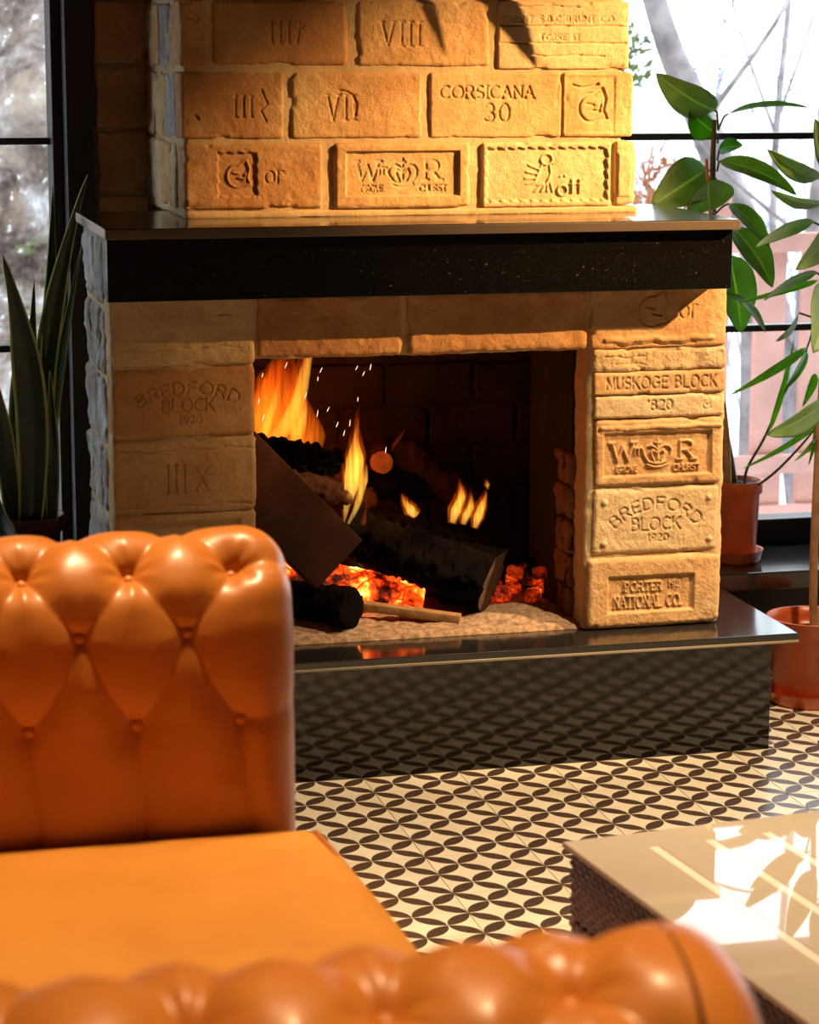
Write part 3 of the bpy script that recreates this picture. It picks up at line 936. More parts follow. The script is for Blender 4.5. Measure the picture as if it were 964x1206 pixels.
def log(name, label, p0, p1, r0, r1, mat='char', end='cut_dark', amp=0.12, seed=0, flats=None, group='logs in the fire'):
    e = empty(name, (p0[0], p0[1], min(p0[2], p1[2])), label, 'log', group)
    V, F, k, n = log_geo(p0, p1, r0, r1, amp=amp, seed=seed, flats=flats)
    mesh('bark', V, F[:-2], M[mat], e)
    for idx, f in ((0, F[-2]), (1, F[-1])):
        ring = V[list(f)]
        cen = ring.mean(0)
        ax = (np.array(p1)-np.array(p0))
        ax = ax/np.linalg.norm(ax)*(1 if idx else -1)
        W = [cen+ax*.0015]
        FF = []
        m = len(ring)
        for t in (0.35, 0.7, 0.985):
            W += [cen+(q-cen)*t+ax*.0012*math.cos(t*9) for q in ring]
        FF += [(0, 1+j, 1+(j+1) % m) for j in range(m)]
        for q in range(2):
            FF += [(1+q*m+j, 1+q*m+m+j, 1+q*m+m+(j+1) % m, 1+q*m+(j+1) % m) for j in range(m)]
        mesh('cut_end', W, FF, M[end], e)
    return e

# ash and ember bed
nx, ny = 110, 70
gx, gy = np.meshgrid(np.linspace(0.765, 1.45, nx), np.linspace(4.085, 4.60, ny), indexing='ij')
P2 = np.stack([gx.ravel(), gy.ravel(), np.zeros(gx.size)], 1)
hz = 0.236+0.010*smooth01((gy.ravel()-4.09)/.05)+0.012*fbm(P2*14, 3)*smooth01((gy.ravel()-4.09)/.06)+0.003*fbm(P2*70, 3)
hz = np.where(gy.ravel() < 4.089, 0.2275, hz)
P2[:, 2] = hz
o = mesh('ash_bed', P2, grid_faces(nx, ny), M['ash'])
tag(o, 'sandy grey ash spread over the firebox floor', 'ash', kind='stuff')

board = empty('split_board', (0.88, 4.18, 0.232), 'flat dark brown board leaning across the left of the fire', 'log', 'logs in the fire')
bl, bw = 0.30, 0.124
V, F = rbox((-bl, -0.016, -bw/2), (0, 0.016, bw/2), (14, 2, 6), 0.003, lambda P, N: .0014*fbm(P*30, 3))
ax = Vector((0.973+0.878-0.891-0.740, -0.03, 0.386+0.316-0.494-0.440)).normalized()
up = Vector((0.973-0.878, 0.02, 0.386-0.316))
up = (up-up.dot(ax)*ax).normalized()
yv = up.cross(ax)
Mx = np.array(Matrix((ax, yv, up)).transposed())
V = V @ Mx.T+np.array([0.9255, 4.17, 0.351])
mesh('board', V, F, M['log_brown'], board)
log('charred_log', 'jagged charred log lying on top of the brown board under the tall flames', (0.76, 4.27, 0.545), (0.955, 4.30, 0.515), 0.040, 0.026, 'char', 'char', 0.34, 1)
log('charred_log', 'charred log with brown bark sloping behind the leaning board', (0.80, 4.25, 0.500), (1.02, 4.33, 0.430), 0.036, 0.030, 'log_brown', 'cut_dark', 0.22, 2)
log('charred_log', 'largest black charred log with a split brown end, across the middle of the fire', (0.990, 4.33, 0.382), (1.222, 4.190, 0.303), 0.068, 0.074, 'char', 'cut_dark', 0.30, 3, [((0, 0, 1), .052), ((0.2, -1, 0.5), .056), ((0, -.6, -1), .062)])
log('round_log', 'small round log showing its reddish sawn end at the back', (1.100, 4.54, 0.500), (1.062, 4.40, 0.494), 0.024, 0.0225, 'log_brown', 'cut', 0.06, 4)
log('charred_log', 'dim charred log propped at the back behind the small flames', (1.10, 4.46, 0.515), (1.27, 4.42, 0.385), 0.036, 0.030, 'log_brown', 'cut_dark', 0.2, 5)
log('charred_log', 'blackened log resting under the round sawn log', (0.99, 4.44, 0.455), (1.20, 4.46, 0.440), 0.036, 0.034, 'char', 'cut_dark', 0.2, 6)
log('stub_log', 'short blackened stub lying at the front of the ash', (0.835, 4.235, 0.280), (0.940, 4.118, 0.280), 0.034, 0.037, 'char', 'char', 0.13, 7)
log('glowing_log', 'red hot glowing log under the leaning board', (0.80, 4.33, 0.305), (1.105, 4.245, 0.258), 0.052, 0.032, 'ember_hot', 'ember', 0.12, 8)
log('charred_log', 'small dark log lying at the right beside the glowing coals', (1.31, 4.40, 0.275), (1.425, 4.31, 0.272), 0.030, 0.034, 'char', 'char', 0.16, 9)
V, F = rbox((0, -.012, -.008), (.185, .012, .008), (10, 2, 2), .002, lambda P, N: .001*fbm(P*40, 3))
d = Vector((1.152-0.975, 4.125-4.20, .243-.262)).normalized()
side = Vector((0, 0, 1)).cross(d).normalized()
Mx = np.array(Matrix((d, side, d.cross(side))).transposed())
k_ = empty('kindling_stick', (1.06, 4.16, .24), 'flat tan stick of kindling lying on the ash in front', 'stick')
mesh('stick', V @ Mx.T+np.array([0.975, 4.20, .266]), F, M['plank'], k_)
# coals at the right
random.seed(5)
for k in range(30):
    u = random.random()
    x = 1.235+0.115*u
    y = 4.235+0.12*random.random()
    r = 0.006+0.006*random.random()
    z = .248+r*.5+0.055*u*random.random()
    V, F = rbox((x-r*1.2, y-r, z-r), (x+r*1.2, y+r, z+r), (4, 4, 4), r*.6, lambda P, N: .005*fbm(P*70+k, 2))
    o = mesh('coal', V, F, M['ember' if k % 2 else 'ember_dim'])
    tag(o, 'red glowing coal in the heap at the right of the fire', 'coal', 'glowing coals beside the big log')

def flame_mat(name, lo, mid, hi, strength, nz=3.0):
    m = bpy.data.materials.new(name)
    m.use_nodes = True
    nt = m.node_tree
    for n in list(nt.nodes):
        if n.type != 'OUTPUT_MATERIAL': nt.nodes.remove(n)
    N = NT(nt)
    g = N.coord('Generated')
    sp = nt.nodes.new('ShaderNodeSeparateXYZ')
    N.l(g, sp.inputs[0])
    mp = nt.nodes.new('ShaderNodeMapping')
    mp.inputs['Scale'].default_value = (4.5, 1.5, 1.0)
    mp.inputs['Rotation'].default_value = (0, 0.25, 0)
    N.l(g, mp.inputs[0])
    n1 = N.noise(mp.outputs[0], nz, 3, 0.55)
    h = N.math('ADD', sp.outputs[2], N.math('MULTIPLY', N.math('SUBTRACT', n1, 0.5), -0.9))
    em = nt.nodes.new('ShaderNodeEmission')
    N.l(N.ramp(h, [(0.10, lo), (0.5, mid), (0.95, hi)]), em.inputs['Color'])
    s = N.ramp(n1, [(0.34, (0.12, 0.12, 0.12)), (0.66, (1, 1, 1))])
    N.l(N.math('MULTIPLY', s, strength), em.inputs['Strength'])
    N.l(em.outputs[0], nt.nodes['Material Output'].inputs['Volume'])
    return m
M['flame_body'] = flame_mat('flame_orange', (1.0, 0.22, 0.010), (1.0, 0.15, 0.005), (0.9, 0.05, 0.002), 42, 2.2)
M['flame_streak'] = flame_mat('flame_yellow', (1.0, 0.42, 0.035), (1.0, 0.50, 0.05), (1.0, 0.25, 0.02), 75, 1.4)
M['flame_tip'] = flame_mat('flame_tongue', (1.0, 0.52, 0.09), (1.0, 0.58, 0.06), (1.0, 0.22, 0.015), 150, 1.2)
def tongue(pts, rad, mat, parent, flat=0.5, k=12, n=22):
    return tube('flame_tongue', np.array(pts, float), np.array(rad, float), M[mat], parent, 16, 34, flat)
def tongue2(pts, rad, parent):
    tongue(pts, rad, 'flame_tip', parent, .6)
    p = np.array(pts, float)
    c = p.mean(0)
    tongue(c+(p-c)*np.array([1, 1, 1.12])+np.array([0, .004, .002]), [r*1.55+.001 for r in rad[:-1]]+[.001], 'flame_body', parent, .6)
def flame(label, base):
    return empty('flame', base, label, 'flame', 'flames in the fireplace')
Y = 4.36
fa = flame('largest orange flame rising at the upper left of the firebox', (0.86, Y, .55))
tongue([(0.855, Y, .515), (0.852, Y, .58), (0.858, Y, .64), (0.872, Y, .690), (0.88, Y, .715)], [.045, .060, .044, .020, .003], 'flame_body', fa, .35)
tongue([(0.832, Y, .56), (0.838, Y, .62), (0.846, Y, .67), (0.862, Y, .735)], [.016, .024, .016, .002], 'flame_body', fa, .45)
tongue([(0.885, Y, .56), (0.890, Y, .62), (0.895, Y, .67), (0.906, Y, .725)], [.016, .022, .015, .002], 'flame_body', fa, .45)
tongue([(0.812, Y, .535), (0.812, Y, .60), (0.828, Y, .65), (0.846, Y, .70)], [.02, .034, .026, .003], 'flame_body', fa, .4)
tongue([(0.905, Y, .51), (0.912, Y, .555), (0.905, Y, .60), (0.902, Y, .64)], [.022, .034, .020, .003], 'flame_body', fa, .4)
tongue([(0.845, Y-.02, .535), (0.868, Y-.02, .585), (0.892, Y-.02, .635), (0.902, Y-.02, .68), (0.918, Y-.02, .745)], [.006, .014, .013, .011, .004], 'flame_streak', fa, .6)
tongue([(0.815, Y-.02, .535), (0.826, Y-.02, .57), (0.842, Y-.02, .62), (0.852, Y-.02, .665)], [.004, .009, .007, .001], 'flame_streak', fa, .6)
tongue([(0.880, Y-.02, .535), (0.888, Y-.02, .57), (0.899, Y-.02, .61), (0.902, Y-.02, .64)], [.008, .014, .009, .001], 'flame_streak', fa, .6)
tongue([(0.830, Y-.02, .53), (0.842, Y-.02, .56), (0.858, Y-.02, .595)], [.005, .008, .001], 'flame_streak', fa, .6)
tongue([(0.905, Y, .66), (0.912, Y, .70), (0.925, Y, .735)], [.003, .007, .001], 'flame_body', fa, .6)
fb2 = flame('tall thin yellow flame rising beside the leaning board', (0.965, 4.29, .41))
tongue([(0.962, 4.28, .402), (0.968, 4.28, .44), (0.980, 4.28, .49), (0.983, 4.28, .525), (0.984, 4.28, .56), (0.990, 4.28, .60)], [.001, .007, .018, .017, .006, .001], 'flame_tip', fb2, .45)
tongue([(0.962, 4.29, .400), (0.970, 4.29, .44), (0.982, 4.29, .49), (0.986, 4.29, .53), (0.987, 4.29, .575), (0.993, 4.29, .625)], [.002, .010, .022, .021, .009, .001], 'flame_body', fb2, .45)
tongue([(0.968, 4.27, .405), (0.985, 4.27, .44), (0.997, 4.27, .485), (1.003, 4.27, .515)], [.003, .006, .008, .001], 'flame_tip', fb2, .6)
tongue([(0.995, 4.27, .375), (0.997, 4.27, .405), (1.004, 4.27, .45)], [.004, .005, .001], 'flame_body', fb2, .6)
fc = flame('cluster of three small yellow flames above the big charred log', (1.222, 4.30, .385))
tongue2([(1.175, 4.30, .392), (1.182, 4.30, .415), (1.192, 4.30, .44), (1.190, 4.30, .468)], [.005, .010, .008, .001], fc)
tongue2([(1.196, 4.30, .388), (1.202, 4.30, .405), (1.210, 4.30, .42), (1.211, 4.30, .447)], [.004, .008, .007, .001], fc)
tongue2([(1.219, 4.30, .380), (1.225, 4.30, .40), (1.232, 4.30, .42), (1.242, 4.30, .447)], [.004, .009, .008, .001], fc)
fd = flame('short yellow flame licking up left of the three-flame cluster', (1.09, 4.30, .41))
tongue2([(1.105, 4.30, .408), (1.094, 4.30, .420), (1.083, 4.30, .436), (1.077, 4.30, .450)], [.008, .009, .005, .001], fd)
fe = flame('tiny loose flame floating above the three-flame cluster', (1.243, 4.30, .45))
tongue2([(1.244, 4.30, .452), (1.243, 4.30, .460), (1.240, 4.30, .470)], [.001, .004, .001], fe)

sp_m, nt, b = new_mat('spark')
b.inputs['Emission Color'].default_value = (1.0, 0.62, 0.42, 1)
b.inputs['Emission Strength'].default_value = 2.2
sparks = [(0.815, 4.3, 0.682), (0.859, 4.3, 0.699), (0.808, 4.3, 0.635), (0.816, 4.3, 0.604), (0.924, 4.3, 0.688), (0.918, 4.3, 0.672), (0.895, 4.3, 0.642), (0.937, 4.3, 0.615), (0.917, 4.3, 0.608), (0.954, 4.3, 0.586), (0.993, 4.3, 0.632), (1.017, 4.3, 0.691), (1.004, 4.3, 0.679), (0.978, 4.3, 0.588), (0.967, 4.3, 0.57), (0.991, 4.3, 0.690), (1.046, 4.3, 0.535), (1.009, 4.3, 0.424)]
for i, s in enumerate(sparks):
    a = 0.25+0.5*((i*37) % 10)/10-.2*(i % 3)
    L = .0045+.003*((i*13) % 5)/5
    d = np.array([math.sin(a), 0, math.cos(a)])*L
    V, F = tube_geo([np.array(s)-d, np.array(s)-d*.5, np.array(s)+d*.5, np.array(s)+d], [.0001, .0006, .0006, .0001], 5)
    tag(mesh('spark', V, F, sp_m), 'tiny bright spark flying above the flames', 'spark', 'sparks above the fire')

# ================================================================== THE SOFA
A_R = 0.09
def arm_profile(zface, zbot, crest=0.756, rad=0.082):
    """cross-section of the padded wall: straight face easing into a roll, then straight down the outside"""
    ds = 0.0005
    s = np.arange(0, 1.6, ds)
    lo, hi = 0.02, 0.45
    for it in range(40):
        a = 0.5*(lo+hi)
        kap = smooth01((s-a)/0.20)/rad
        phi = np.minimum(np.cumsum(kap)*ds, math.pi)
        z = zface+np.cumsum(np.cos(phi))*ds
        if z.max() > crest: hi = a
        else: lo = a
    d = np.cumsum(np.sin(phi))*ds
    end = np.argmax((phi >= math.pi-1e-6) & (z < zbot))
    return s[:end], d[:end], z[:end], phi[:end]

def arm_geo(l0, l1, cols_a, round0, round1, res=0.0032, zbot=0.06, zface=0.34, ease=0.62):
    """tufted upholstered wall: length coordinate l, arclength s; returns local (l, d, z), d = depth from the show face"""
    ps, pd, pz, pphi = arm_profile(zface, zbot)
    top = ps[np.argmax(pz)]
    S = ps[-1]
    s_pi = ps[np.argmax(pphi >= math.pi-1e-6)]
    face = np.interp(0.45, pphi, ps)
    s = np.concatenate([np.linspace(0, s_pi+.12, int((s_pi+.12)/res)), np.linspace(s_pi+.14, S, 12)])
    l = np.linspace(l0, l1, int((l1-l0)/res)+1)
    re = 0.050
    if round1: l = np.unique(np.concatenate([l, l1-re*(1-np.sin(np.linspace(0, np.pi/2, 14)))]))
    if round0: l = np.unique(np.concatenate([l, l0+re*(1-np.sin(np.linspace(0, np.pi/2, 14)))]))
    Lg, Sg = np.meshgrid(l, s, indexing='ij')
    d = np.interp(Sg, ps, pd)
    z = np.interp(Sg, ps, pz)
    ph = np.interp(Sg, ps, pphi)
    nd, nz = -np.cos(ph), np.sin(ph)
    fr = ps <= top
    at_z = lambda zz: float(np.interp(zz, pz[fr], ps[fr]))
    rows = [at_z(0.571), at_z(0.669), at_z(0.736), float(np.interp(1.95, pphi, ps)), float(np.interp(2.9, pphi, ps))]
    arc_l = s_pi-face
    stp = cols_a[1]-cols_a[0]
    a = list(cols_a)
    bcols = [0.5*(p+q) for p, q in zip(a[:-1], a[1:])]
    btn = []
    lines = []
    for r, sv in enumerate(rows):
        cs = a if r % 2 == 0 else bcols
        btn += [(c, sv) for c in cs]
        if r+1 < len(rows):
            other = bcols if r % 2 == 0 else a
            for c in cs:
                for o_ in other:
                    if abs(abs(c-o_)-stp/2) < 1e-6: lines.append(((c, sv), (o_, rows[r+1])))
    for c in a:
        lines.append(((c, rows[0]), (c+.004, 0.0)))
        lines.append(((c, rows[4]), (c, face+arc_l+.3)))
    for r in (0, 2, 4):
        if round1: lines.append(((a[-1], rows[r]), (l1+.02, rows[r]+.012)))
        if round0: lines.append(((a[0], rows[r]), (l0-.02, rows[r]+.012)))
    db = np.full(Lg.shape, 1.0)
    for (c, sv) in btn: db = np.minimum(db, np.hypot(Lg-c, Sg-sv))
    dl = np.full(Lg.shape, 1.0)
    for (x0, y0), (x1, y1) in lines:
        dx, dy = x1-x0, y1-y0
        t = np.clip(((Lg-x0)*dx+(Sg-y0)*dy)/(dx*dx+dy*dy), 0, 1)
        bow = 0.006*np.sin(np.pi*t)*(1 if dx > 0 else -1)
        dl = np.minimum(dl, np.hypot(Lg-x0-t*dx-bow, Sg-y0-t*dy))
    lower = 0.55+0.45*smooth01((Sg-.02)/.22)   # the folds flatten toward the seat
    up = smooth01((Sg-.20)/.20)                # and puff up over the roll
    over = 1-ease*smooth01((Sg-(top-.03))/.05)   # shallower again behind the crest
    hi = smooth01((Sg-(rows[1]+.015))/.035)      # deep gathers only in the roll
    h = (0.0040+0.0035*hi)*(1-np.exp(-(dl/.018)**2))*(0.5+0.5*over)
    h -= (0.0042+0.0008*up)*lower*np.exp(-(dl/.0026))*(0.4+.6*over)
    h -= ((0.0045+0.004*hi)*np.exp(-(db/.010)**2)+(0.0035+0.0105*hi)*np.exp(-(db/.026)**2))*over
    P = np.stack([Lg.ravel(), Sg.ravel(), np.zeros(Lg.size)], 1)
    ang = fbm(P*np.array([26, 26, 1]), 2).reshape(Lg.shape)
    h += 0.0014*ang
    # small radiating gathers round the deep upper buttons
    for (c, sv) in btn:
        if sv < rows[2]-.01: continue
        rr = np.hypot(Lg-c, Sg-sv)
        an = np.arctan2(Sg-sv, Lg-c)
        h += 0.0011*np.cos(an*7+c*50)*np.exp(-((rr-.020)/.012)**2)
    fade = smooth01((face+arc_l+.10-Sg)/.10)
    h *= np.clip(fade, 0, 1)
    inset = np.zeros_like(Lg)
    for flag, e, sg in ((round1, l1, 1), (round0, l0, -1)):
        if flag:
            q = np.clip(((Lg-e)*sg+re)/re, 0, 1)
            inset += re*(1-np.sqrt(np.maximum(1-q*q, 0)))
    off = h-inset
    V = np.stack([Lg, d+nd*off, z+nz*off], -1)
    # keep the foot of the end at the floor line
    F = grid_faces(len(l), len(s))
    V = V.reshape(-1, 3)
    F = F.tolist()
    F.append(tuple(range(len(s))))
    F.append(tuple((len(l)-1)*len(s)+j for j in range(len(s)))[::-1])
    bp = []
    for (c, sv) in btn:
        i = int(np.argmin(abs(l-c)))
        j = int(np.argmin(abs(s-sv)))
        bp.append((V[i*len(s)+j], (0.0, float(nd[i, j]), float(nz[i, j]))))
    return V, F, bp

sofa = empty('sofa', (0.1, 1.9, 0), 'cognac leather button-tufted sofa with rolled tops, its end turned to the hearth', 'sofa')
def place(V, kind, q):
    V = np.asarray(V, float)
    if kind == 'far': return np.stack([V[..., 0], q+V[..., 1], V[..., 2]], -1)
    if kind == 'near': return np.stack([V[..., 0], q-V[..., 1], V[..., 2]], -1)
    return np.stack([q-V[..., 1], V[..., 0], V[..., 2]], -1)      # back, facing +x
BTN_R = 0.0068
def upholster(name, kind, q, l0, l1, cols, r0, r1, label):
    V, F, bp = arm_geo(l0, l1, cols, r0, r1, res=0.007 if kind == 'back' else 0.0025, ease=0.1 if kind == 'near' else 0.62)
    if kind == 'far': F = [f[::-1] for f in F]
    W = place(V, kind, q)
    o = mesh(name, W, F if kind != 'back' else F, M['leather'], sofa)
    tag(o, label)
    # buttons
    t = np.linspace(0, np.pi/2, 5)
    for p, nrm in bp:
        c = place(np.array(p), kind, q)
        nv = np.array([0, nrm[1] if kind == 'far' else -nrm[1], nrm[2]]) if kind != 'back' else np.array([-nrm[1], 0, nrm[2]])
        nv = np.array(nv)/np.linalg.norm(nv)
        e1 = np.cross(nv, [0.3, 0.2, 0.9]); e1 /= np.linalg.norm(e1)
        e2 = np.cross(nv, e1)
        B, FB = [c+nv*.0075], []
        for a_ in (0.35, 0.7, 1.0, 1.0):
            zz = .0075*math.sqrt(max(0, 1-a_*a_*.75)) if len(B) < 30 else -.006
            B += [c+nv*zz+BTN_R*a_*(e1*math.cos(u)+e2*math.sin(u)) for u in np.linspace(0, 2*np.pi, 10, endpoint=False)]
        FB += [(0, 1+j, 1+(j+1) % 10) for j in range(10)]
        for r_ in range(3): FB += [(1+r_*10+j, 11+r_*10+j, 11+r_*10+(j+1) % 10, 1+r_*10+(j+1) % 10) for j in range(10)]
        mesh('button', B, FB, M['leather'], o)
    return o
cols = [0.4370-0.1115*k for k in range(8)][::-1]
far_arm = upholster('sofa_arm', 'far', 2.438, -0.55, 0.502, cols, True, True, 'tufted arm nearest the fireplace')
near_arm = upholster('sofa_arm', 'near', 1.370, -0.55, 0.530, [c+.034 for c in cols], True, True, 'tufted arm in the near foreground')
upholster('sofa_back', 'back', -0.36, 1.26, 2.43, [1.46+0.1085*k for k in range(9)], False, False, 'tufted sofa back')
# seat base and cushion
box('seat_base', (-0.50, 1.28, 0.06), (0.485, 2.45, 0.315), M['leather'], sofa, 0.02, (8, 8, 4))
def cush(P, N):
    u = np.clip((P[:, 1]-1.30)/1.13, 0, 1)
    v = np.clip((P[:, 0]+0.33)/0.85, 0, 1)
    top = N[:, 2] > 0.6
    fr = N[:, 0] > 0.6
    d = np.where(top, 0.010*(np.sin(np.pi*u)*np.sin(np.pi*v))**0.3, 0.0)
    d = d+np.where(fr, 0.018*np.sin(np.pi*u)**0.7, 0.0)
    return d+0.0012*fbm(P*9, 3)
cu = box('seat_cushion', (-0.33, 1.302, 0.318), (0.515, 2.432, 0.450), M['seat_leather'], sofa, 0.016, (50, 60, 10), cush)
yy = np.linspace(1.315, 2.418, 40)
uu = (yy-1.30)/1.13
for zz in (0.4475, 0.324):
    pts = np.stack([0.510+0.017*np.sin(np.pi*uu)**.7, yy, np.full_like(yy, zz)+ (0.001*np.sin(np.pi*uu) if zz > .4 else 0)], 1)
    tube('piping', pts, .0042, M['piping'], cu, 8)
for x in (-0.45, 0.42):
    for y in (1.25, 2.54):
        box('foot', (x-.03, y-.03, 0), (x+.03, y+.03, .065), M['dark_wood'], sofa, .006)

# ================================================================== THE COFFEE TABLE
M['wicker'] = simple('dark_brown_wicker', (0.15, 0.058, 0.045), 0.38, var=0.25, scale=60)
tb, nt, b = new_mat('beige_table_glass')
N = NT(nt)
c = N.coord('Object')
N.l(N.ramp(N.noise(c, 3, 2), [(0.3, (0.34, 0.29, 0.24)), (0.7, (0.39, 0.33, 0.28))]), b.inputs['Base Color'])
b.inputs['Roughness'].default_value = 0.02
b.inputs['Specular IOR Level'].default_value = 0.9
M['table_glass'] = tb
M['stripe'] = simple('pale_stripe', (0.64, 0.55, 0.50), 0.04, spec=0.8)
M['table_edge'] = simple('glass_edge', (0.30, 0.17, 0.10), 0.2)
TBL = empty('coffee_table', (0.850, 2.603, 0), 'dark woven wicker coffee table with a glossy beige glass top', 'table')
TBL.rotation_euler = (0, 0, math.radians(6.5))
def tpart(name, lo, hi, mat, n=(1, 1, 1), r=0.002, disp=None, parent=None):
    V, F = rbox(lo, hi, n, r, disp)
    me = bpy.data.meshes.new(name)
    me.from_pydata(V.tolist(), [], F)
    me.polygons.foreach_set('use_smooth', np.full(len(me.polygons), disp is not None))
    me.materials.append(M[mat])
    o = bpy.data.objects.new(name, me)
    COL.objects.link(o)
    o.parent = parent or TBL
    return o
TW, TL = 0.62, 0.86
def weave(P, N):
    al = np.where(np.abs(N[:, 0]) > .7, P[:, 1], P[:, 0])
    u, v = al/.0105, P[:, 2]/.0075
    row = np.floor(v)
    ph = np.where(row % 2 == 0, 0, 1.0)
    return 0.0022*np.cos(np.pi*(u+ph))*np.sqrt(np.abs(np.sin(np.pi*v)))-.0012*np.exp(-(np.sin(np.pi*v)/.3)**2)
rs = .0024
for x0 in (0.006, TW-.066):
    for y0 in (-.066, -TL+.006):
        tpart('leg', (x0, y0, 0.0), (x0+.06, y0+.06, .256), 'wicker', (int(.06/rs), int(.06/rs), int(.256/rs)), .004, weave)
tpart('apron', (0.006, -TL+.006, .258), (0.030, -.006, .341), 'wicker', (3, int(TL/rs), int(.09/rs)), .003, weave)
tpart('apron', (TW-.030, -TL+.006, .258), (TW-.006, -.006, .341), 'wicker', (3, int(TL/rs/2), int(.09/rs/2)), .003, weave)
tpart('apron', (0.031, -.030, .258), (TW-.031, -.006, .341), 'wicker', (int(TW/rs), 3, int(.09/rs)), .003, weave)
tpart('apron', (0.031, -TL+.006, .258), (TW-.031, -TL+.030, .341), 'wicker', (int(TW/rs/2), 3, int(.09/rs/2)), .003, weave)
tpart('lower_shelf', (0.04, -TL+.04, .12), (TW-.04, -.04, .14), 'wicker', (1, 1, 1), .004)
gt = tpart('table_top', (0, -TL, .3425), (TW, 0, .350), 'table_glass', (1, 1, 1), .0012)
tpart('top_rim', (-.0015, -TL-.001, .3435), (.0006, .001, .3492), 'table_edge', parent=gt, r=.0004)
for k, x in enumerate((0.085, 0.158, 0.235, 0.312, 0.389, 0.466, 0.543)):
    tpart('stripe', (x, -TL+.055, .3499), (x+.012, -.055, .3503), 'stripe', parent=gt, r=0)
    tpart('stripe_line', (x+.012, -TL+.055, .3498), (x+.0135, -.055, .3502), 'dark_wood', parent=gt, r=0)  # thin dark line along one side of each stripe

# ================================================================== PLANTS
def leaf(B, T, width, roll, bend, parent, mats, fold=0.25, n=15, under=False, shape='oval', name='leaf', bow=0.0):
    B, T = np.array(B), np.array(T)
    a = T-B
    L = np.linalg.norm(a)
    a = a/L
    v0 = np.array([0, -1.0, 0])
    S = np.cross(a, v0)
    S /= np.linalg.norm(S)
    Nn = np.cross(S, a)
    r = math.radians(roll)
    S2 = S*math.cos(r)+Nn*math.sin(r)
    N2 = np.cross(S2, a)
    # keep the upper side of the blade looking up
    if (N2 @ np.array([0, -1.0, 0.45]) < 0) != under: N2, S2 = -N2, -S2
    t = np.linspace(0, 1, n)
    c = np.linspace(-1, 1, 9)
    if shape == 'oval':
        w = np.sin(np.pi*np.clip(t, 0, 1)**0.85)**0.72
        w = w*(1-0.25*t)+.02
        w[-1] = 0.01
    elif shape == 'lance':
        w = (np.sin(np.pi*t**0.6)**0.9)*.95+.05
        w[-1] = 0.01
    else:
        w = np.clip(0.62+0.55*np.sin(np.pi*np.clip(t*0.75+.1, 0, 1)), 0, 1.15)*np.sqrt(np.clip(1-t**5, 0, 1))
        w *= 1-0.55*smooth01((t-.55)/.45)
        w[-1] = 0.01
    V, UV = [], []
    for i, ti in enumerate(t):
        p = B+a*L*ti+N2*bend*4*ti*(1-ti)+np.array([bow, 0, 0])*4*ti*(1-ti)
        for cc in c:
            q = p+S2*cc*w[i]*width/2
            q = q+N2*(abs(cc)**1.3)*fold*w[i]*width/2
            q = q+N2*0.012*width*math.sin(ti*17+cc*2)*abs(cc)
            V.append(q)
            UV.append((0.5+cc/2, ti))
    F = grid_faces(n, 9)
    o = mesh(name, V, F, mats, parent, True, UV)
    sm = o.modifiers.new('thickness', 'SOLIDIFY')
    sm.thickness = 0.0009 if shape != 'strap' else 0.0025
    sm.offset = 0
    if len(mats) > 1: sm.material_offset = 1
    return o
def pot_profile(rt, rb, h, lip=.012, band=.020):
    return [(0.0, 0.0), (rb, 0.0), (rb+.001, 0.003), (rt-.004-.0006*band, h-band-.002), (rt+lip*.1, h-band), (rt+lip*.15, h-.004), (rt+lip*.3, h-.001), (rt+lip*.25, h), (rt-.003, h-.001), (rt-.006, h-.02), (rt-.008, h-.035), (0.0, h-.035)]
def flutes(n, amp, h, band):
    return lambda a, z: amp*np.cos(a*n)*((z > .004) & (z < h-band-.003))
def pot(parent, c, rt, rb, h, mat, saucer=True, band=.02, n=28, fill=.007):
    p = lathe('pot', pot_profile(rt, rb, h, band=band), c, M[mat], parent, 84, flutes(n, .0011, h, band))
    if saucer:
        rs_ = rb+.012
        lathe('saucer', [(0, -.0005), (rs_-.004, -.0005), (rs_, .004), (rs_+.004, .024), (rs_+.0055, .025), (rs_+.003, .0235), (rs_-.001, .006), (0, .004)], c, M[mat], parent, 60)
    nr = 9
    V = [(c[0], c[1], c[2]+h-fill)]
    F = []
    k = 26
    for i in range(1, nr):
        r = (rt-.0075)*i/(nr-1)
        for j in range(k):
            a = 2*math.pi*j/k
            q = np.array([[c[0]+r*math.cos(a), c[1]+r*math.sin(a), 1.0]])
            V.append((q[0, 0], q[0, 1], c[2]+h-fill+.008*float(fbm(q*90, 2)[0])))
    F += [(0, 1+j, 1+(j+1) % k) for j in range(k)]
    for i in range(nr-2):
        F += [(1+i*k+j, 1+i*k+k+j, 1+i*k+k+(j+1) % k, 1+i*k+(j+1) % k) for j in range(k)]
    mesh('soil', V, F, M['soil'], parent)

